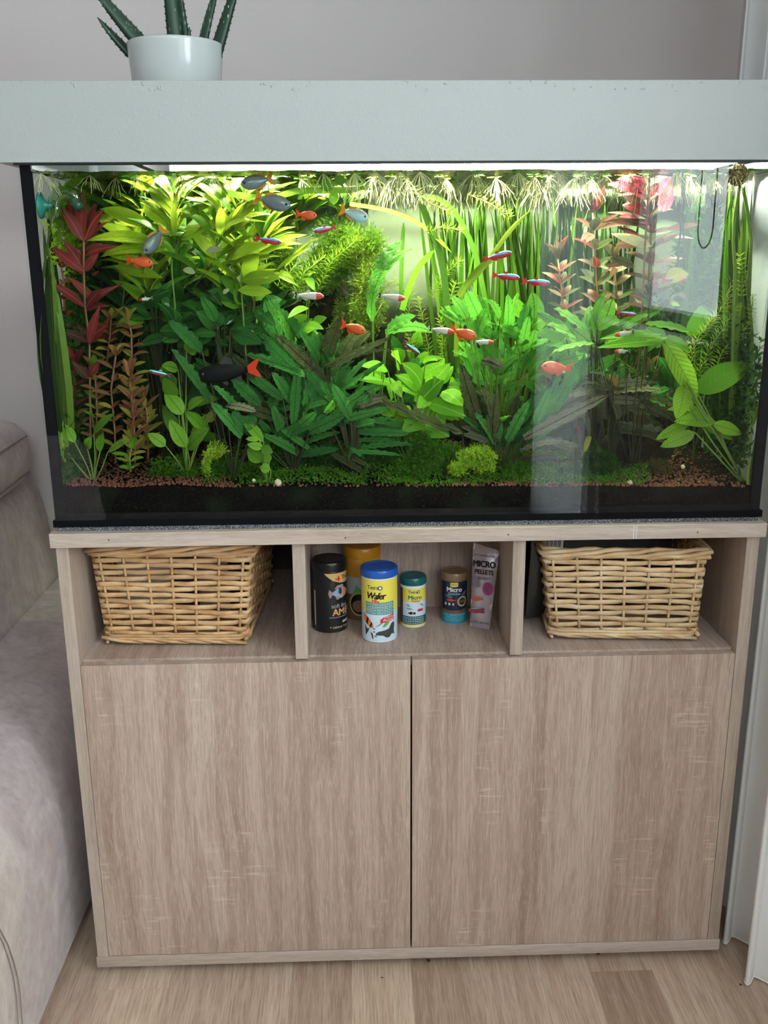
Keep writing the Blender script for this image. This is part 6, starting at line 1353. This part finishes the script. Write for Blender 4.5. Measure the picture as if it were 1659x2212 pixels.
def fish(sp, head, tail, Y, label, zf=None, yaw=0.0, group=None, name=None):
    if zf: head, tail = zf(*head), zf(*tail)
    h, t_ = at(*head, Y - yaw), at(*tail, Y + yaw); c = (h + t_) / 2; ax = (h - t_); L = ax.length; ax /= L
    z = Vector((0, 0, 1)); z = (z - ax * ax.z); z.normalize(); y = z.cross(ax)
    t = thing(name or {'cardinal': 'cardinal_tetra', 'neon': 'neon_tetra', 'rummy': 'rummynose_tetra', 'serpae': 'red_tetra', 'rainbow': 'rainbowfish', 'silver': 'rainbowfish', 'shark': 'black_shark'}[sp], c, label, 'fish', group)
    M = Matrix((ax * L, y * L, z * L)).transposed().to_4x4()
    for nm, me in fish_meshes(sp).items():
        o = bpy.data.objects.new(nm, me); COL.objects.link(o); o.parent = t; o.matrix_basis = M
    return t
GR, GT, GC, GM = 'rainbowfish near the surface', 'orange-red tetras', 'cardinal tetras', 'red-nosed silver tetras'
fish('rainbow', (520, 399), (592, 384), .05, 'highest brownish rainbowfish with yellow fins, heading left under the surface', None, .004, GR)
fish('rainbow', (628, 446), (548, 424), .045, 'blue-grey rainbowfish with orange fin edges, heading right below the highest one', None, .004, GR)
fish('silver', (796, 472), (733, 452), .06, 'silvery blue rainbowfish with orange tail beside the red tetra', None, .004, GR)
fish('rainbow', (311, 548), (356, 490), .07, 'grey rainbowfish pointing steeply down among the lime leaves', None, .01, GR)
fish('serpae', (685, 466), (638, 462), .05, 'orange-red tetra with raised black fin beside the silvery rainbowfish', None, .003, GT)
fish('serpae', (331, 568), (272, 561), .05, 'orange-red tetra under the steep grey rainbowfish', None, .002, GT)
fish('serpae', (790, 716), (736, 700), .06, 'orange-red tetra catching a white flash in mid tank', None, .004, GT)
fish('serpae', (1030, 728), (972, 711), .045, 'dark orange-red tetra close behind a silver tetra right of centre', None, .004, GT)
fish('serpae', (1169, 791), (1236, 797), .045, 'lone orange-red tetra swimming left above the bronze fan', None, .002, GT)
fish('cardinal', (608, 524), (550, 514), .045, 'blue and red tetra in front of the lime leaves, below the orange-finned rainbowfish', None, .003, GC)
fish('cardinal', (677, 500), (727, 490), .045, 'blue and red tetra heading left over the mossy bush', None, .003, GC)
fish('cardinal', (1105, 545), (1043, 561), .045, 'uppermost blue and red tetra of the trio before the tall grass', None, .003, GC)
fish('cardinal', (1123, 600), (1062, 594), .045, 'middle blue and red tetra of the trio before the tall grass', None, .003, GC)
fish('cardinal', (1189, 612), (1126, 607), .04, 'lowest blue and red tetra of the trio before the tall grass', None, .003, GC)
fish('cardinal', (1486, 602), (1428, 606), .06, 'darker blue and red tetra under the gold leaf in the window reflection', None, .003, GC)
fish('cardinal', (1375, 680), (1331, 674), .05, 'small blue and red tetra above the speckled fern', None, .003, GC)
fish('neon', (322, 801), (371, 812), .04, 'turquoise striped tetra heading left above the copper rosettes', None, .003, GC)
fish('neon', (907, 764), (870, 738), .045, 'turquoise striped tetra diving right above the bright broad leaves', None, .003, GC)
fish('neon', (490, 701), (504, 690), .07, 'tiny turquoise striped tetra deep among the dark leaves', None, .003, GC)
fish('rummy', (700, 640), (632, 637), .05, 'silver tetra with red head before the driftwood', None, .003, GM)
fish('rummy', (876, 645), (814, 637), .05, 'silver tetra with red head crossing the tall arching leaf', None, .003, GM)
fish('rummy', (981, 717), (924, 709), .045, 'silver tetra with red head nose to tail with a red tetra', None, .003, GM)
fish('rummy', (1067, 739), (1019, 738), .045, 'small silver tetra with red head right of the dark red tetra', None, .003, GM)
fish('rummy', (1327, 724), (1372, 716), .06, 'silver tetra with red nose heading left over the speckled arching leaf', None, .003, GM)
fish('rummy', (1327, 759), (1362, 757), .05, 'pale silver tetra with red nose below the speckled arching leaf', None, .003, GM)
fish('rummy', (300, 648), (330, 643), .08, 'faint silver tetra in the shade below the red tetra', None, .003, GM)
fish('shark', (425, 812), (562, 794), .05, 'black fish with scarlet tail among the ruffled leaves', None, .004)

# ------------------------------------------------------------------ more growth behind: lime thicket, shade, corners
for lab, pts, Y, n, L, W2 in (
    ('lime green willow-leaved stem in the upper left corner of the thicket', [(215, 560), (205, 480), (190, 400)], .24, 8, 110, 24), ('lime green willow-leaved stem behind the wine red crown', [(170, 600), (160, 500), (150, 410)], .32, 8, 100, 22),
    ('lime green willow-leaved stem tucked behind the dark stalk', [(400, 560), (410, 480), (420, 390)], .24, 9, 120, 26), ('lime green willow-leaved stem at the rear of the thicket, half way along', [(500, 580), (510, 480), (500, 400)], .36, 9, 125, 26),
    ('lime green willow-leaved stem at the rear over the mossy bush', [(640, 520), (650, 460), (645, 400)], .38, 7, 100, 22), ('lime green willow-leaved stem crowded at the very back of the thicket', [(300, 560), (295, 480), (285, 395)], .38, 9, 125, 26),
    ('lime green willow-leaved stem in front of the thicket under the level ribbon leaf', [(455, 545), (500, 490), (530, 425)], .10, 8, 110, 24), ('lime green willow-leaved stem behind the silvery rainbowfish', [(740, 480), (745, 430), (740, 395)], .40, 6, 80, 20),
    ('fresh green willow-leaved stem low behind the golden yellow stem', [(260, 760), (262, 690), (270, 610)], .20, 8, 100, 26), ('fresh green willow-leaved stem in the lower thicket above the turquoise tetra', [(360, 760), (372, 690), (390, 630)], .19, 8, 105, 28),
    ('fresh green willow-leaved stem in the lower thicket above the black fish', [(480, 740), (475, 690), (455, 630)], .20, 8, 105, 28)):
    stem_plant('willow_leaf_plant', lab, pts, Y, n, 3, L, W2, 'lance', L_LIME, STEM_G, .95, .14, .5, mats=[L_LIME, L_LIME, L_LIMED] if 'fresh' not in lab else [L_LIMED, L_DARK], ysq=.5)
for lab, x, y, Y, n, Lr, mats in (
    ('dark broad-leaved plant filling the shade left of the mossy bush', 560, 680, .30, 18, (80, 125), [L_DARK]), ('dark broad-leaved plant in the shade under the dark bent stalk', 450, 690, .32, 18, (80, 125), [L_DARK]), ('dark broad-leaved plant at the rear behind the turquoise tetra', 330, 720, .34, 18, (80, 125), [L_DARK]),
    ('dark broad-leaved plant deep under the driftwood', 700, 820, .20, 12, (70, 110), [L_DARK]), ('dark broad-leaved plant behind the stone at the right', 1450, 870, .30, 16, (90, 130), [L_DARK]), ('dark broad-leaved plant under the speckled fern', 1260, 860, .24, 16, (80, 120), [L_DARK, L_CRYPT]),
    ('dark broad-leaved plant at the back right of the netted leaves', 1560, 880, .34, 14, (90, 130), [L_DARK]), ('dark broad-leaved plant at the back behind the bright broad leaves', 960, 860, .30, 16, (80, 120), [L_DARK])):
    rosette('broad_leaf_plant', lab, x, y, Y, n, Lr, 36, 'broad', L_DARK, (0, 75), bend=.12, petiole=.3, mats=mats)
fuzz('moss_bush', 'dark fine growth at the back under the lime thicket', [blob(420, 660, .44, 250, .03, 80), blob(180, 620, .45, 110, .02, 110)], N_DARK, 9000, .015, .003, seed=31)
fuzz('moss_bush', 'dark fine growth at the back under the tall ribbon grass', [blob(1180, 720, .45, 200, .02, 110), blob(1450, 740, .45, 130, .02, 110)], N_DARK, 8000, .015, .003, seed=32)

for lab, x, y, Y, n, Lr, mats in (
    ('dark oval-leaved plant in front of the lime stems, above the turquoise tetra', 395, 730, .10, 16, (60, 95), [L_DARK, L_CRYPT]), ('dark oval-leaved plant in front of the lime stems beside the ruffled thicket', 480, 720, .10, 16, (60, 95), [L_DARK, L_CRYPT, L_DARK]),
    ('dark oval-leaved plant just below the lime thicket, left of the mossy bush', 540, 670, .12, 15, (60, 95), [L_DARK, L_LIMED, L_DARK]), ('dark oval-leaved plant between the golden stem and the lime stems', 335, 690, .12, 14, (60, 90), [L_DARK, L_LIMED]),
    ('dark oval-leaved plant under the black fish', 470, 850, .12, 15, (60, 95), [L_DARK, L_CRYPT])):
    rosette('broad_leaf_plant', lab, x, y, Y, n, Lr, 30, 'broad', L_DARK, (-10, 70), bend=.14, petiole=.3, mats=mats)
for lab, x0, x1, yb, yt, Y, n, mats in (('ribbon grass pressed against the left end glass at the front', 66, 110, 985, (420, 620), .06, 16, VD), ('ribbon grass pressed against the left end glass further back', 80, 130, 985, (400, 520), .20, 26, VD), ('ribbon grass in the rear left corner', 120, 200, 950, (400, 520), .42, 26, VD), ('ribbon grass crowding the rear right corner', 1560, 1640, 960, (400, 520), .40, 26, VD), ('ribbon grass pressed against the right end glass', 1630, 1660, 980, (400, 520), .22, 20, VM)):
    ribbons('ribbon_grass', lab, x0, x1, yb, yt, Y, n, 14, mats, (-34, 24))
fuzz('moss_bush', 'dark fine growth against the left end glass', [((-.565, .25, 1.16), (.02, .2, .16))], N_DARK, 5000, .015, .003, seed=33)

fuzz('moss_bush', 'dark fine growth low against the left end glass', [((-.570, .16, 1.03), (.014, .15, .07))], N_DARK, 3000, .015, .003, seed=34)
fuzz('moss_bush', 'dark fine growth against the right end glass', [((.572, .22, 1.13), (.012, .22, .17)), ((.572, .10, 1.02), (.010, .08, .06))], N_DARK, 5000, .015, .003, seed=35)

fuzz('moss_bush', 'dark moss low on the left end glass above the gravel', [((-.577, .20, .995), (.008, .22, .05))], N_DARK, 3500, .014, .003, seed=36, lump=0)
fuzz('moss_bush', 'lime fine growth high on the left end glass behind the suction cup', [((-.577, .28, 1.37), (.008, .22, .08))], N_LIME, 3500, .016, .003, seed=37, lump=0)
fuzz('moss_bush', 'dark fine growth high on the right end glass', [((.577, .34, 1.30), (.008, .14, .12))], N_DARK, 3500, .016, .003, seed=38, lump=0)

fuzz('moss_bush', 'dark fine-leaf filler added in the rear left corner to block lamp light', [((-.565, .40, 1.20), (.02, .085, .26))], N_DARK, 7000, .016, .0035, seed=39, lump=0)  # added to stop lamp light leaving through the end glass onto the sofa
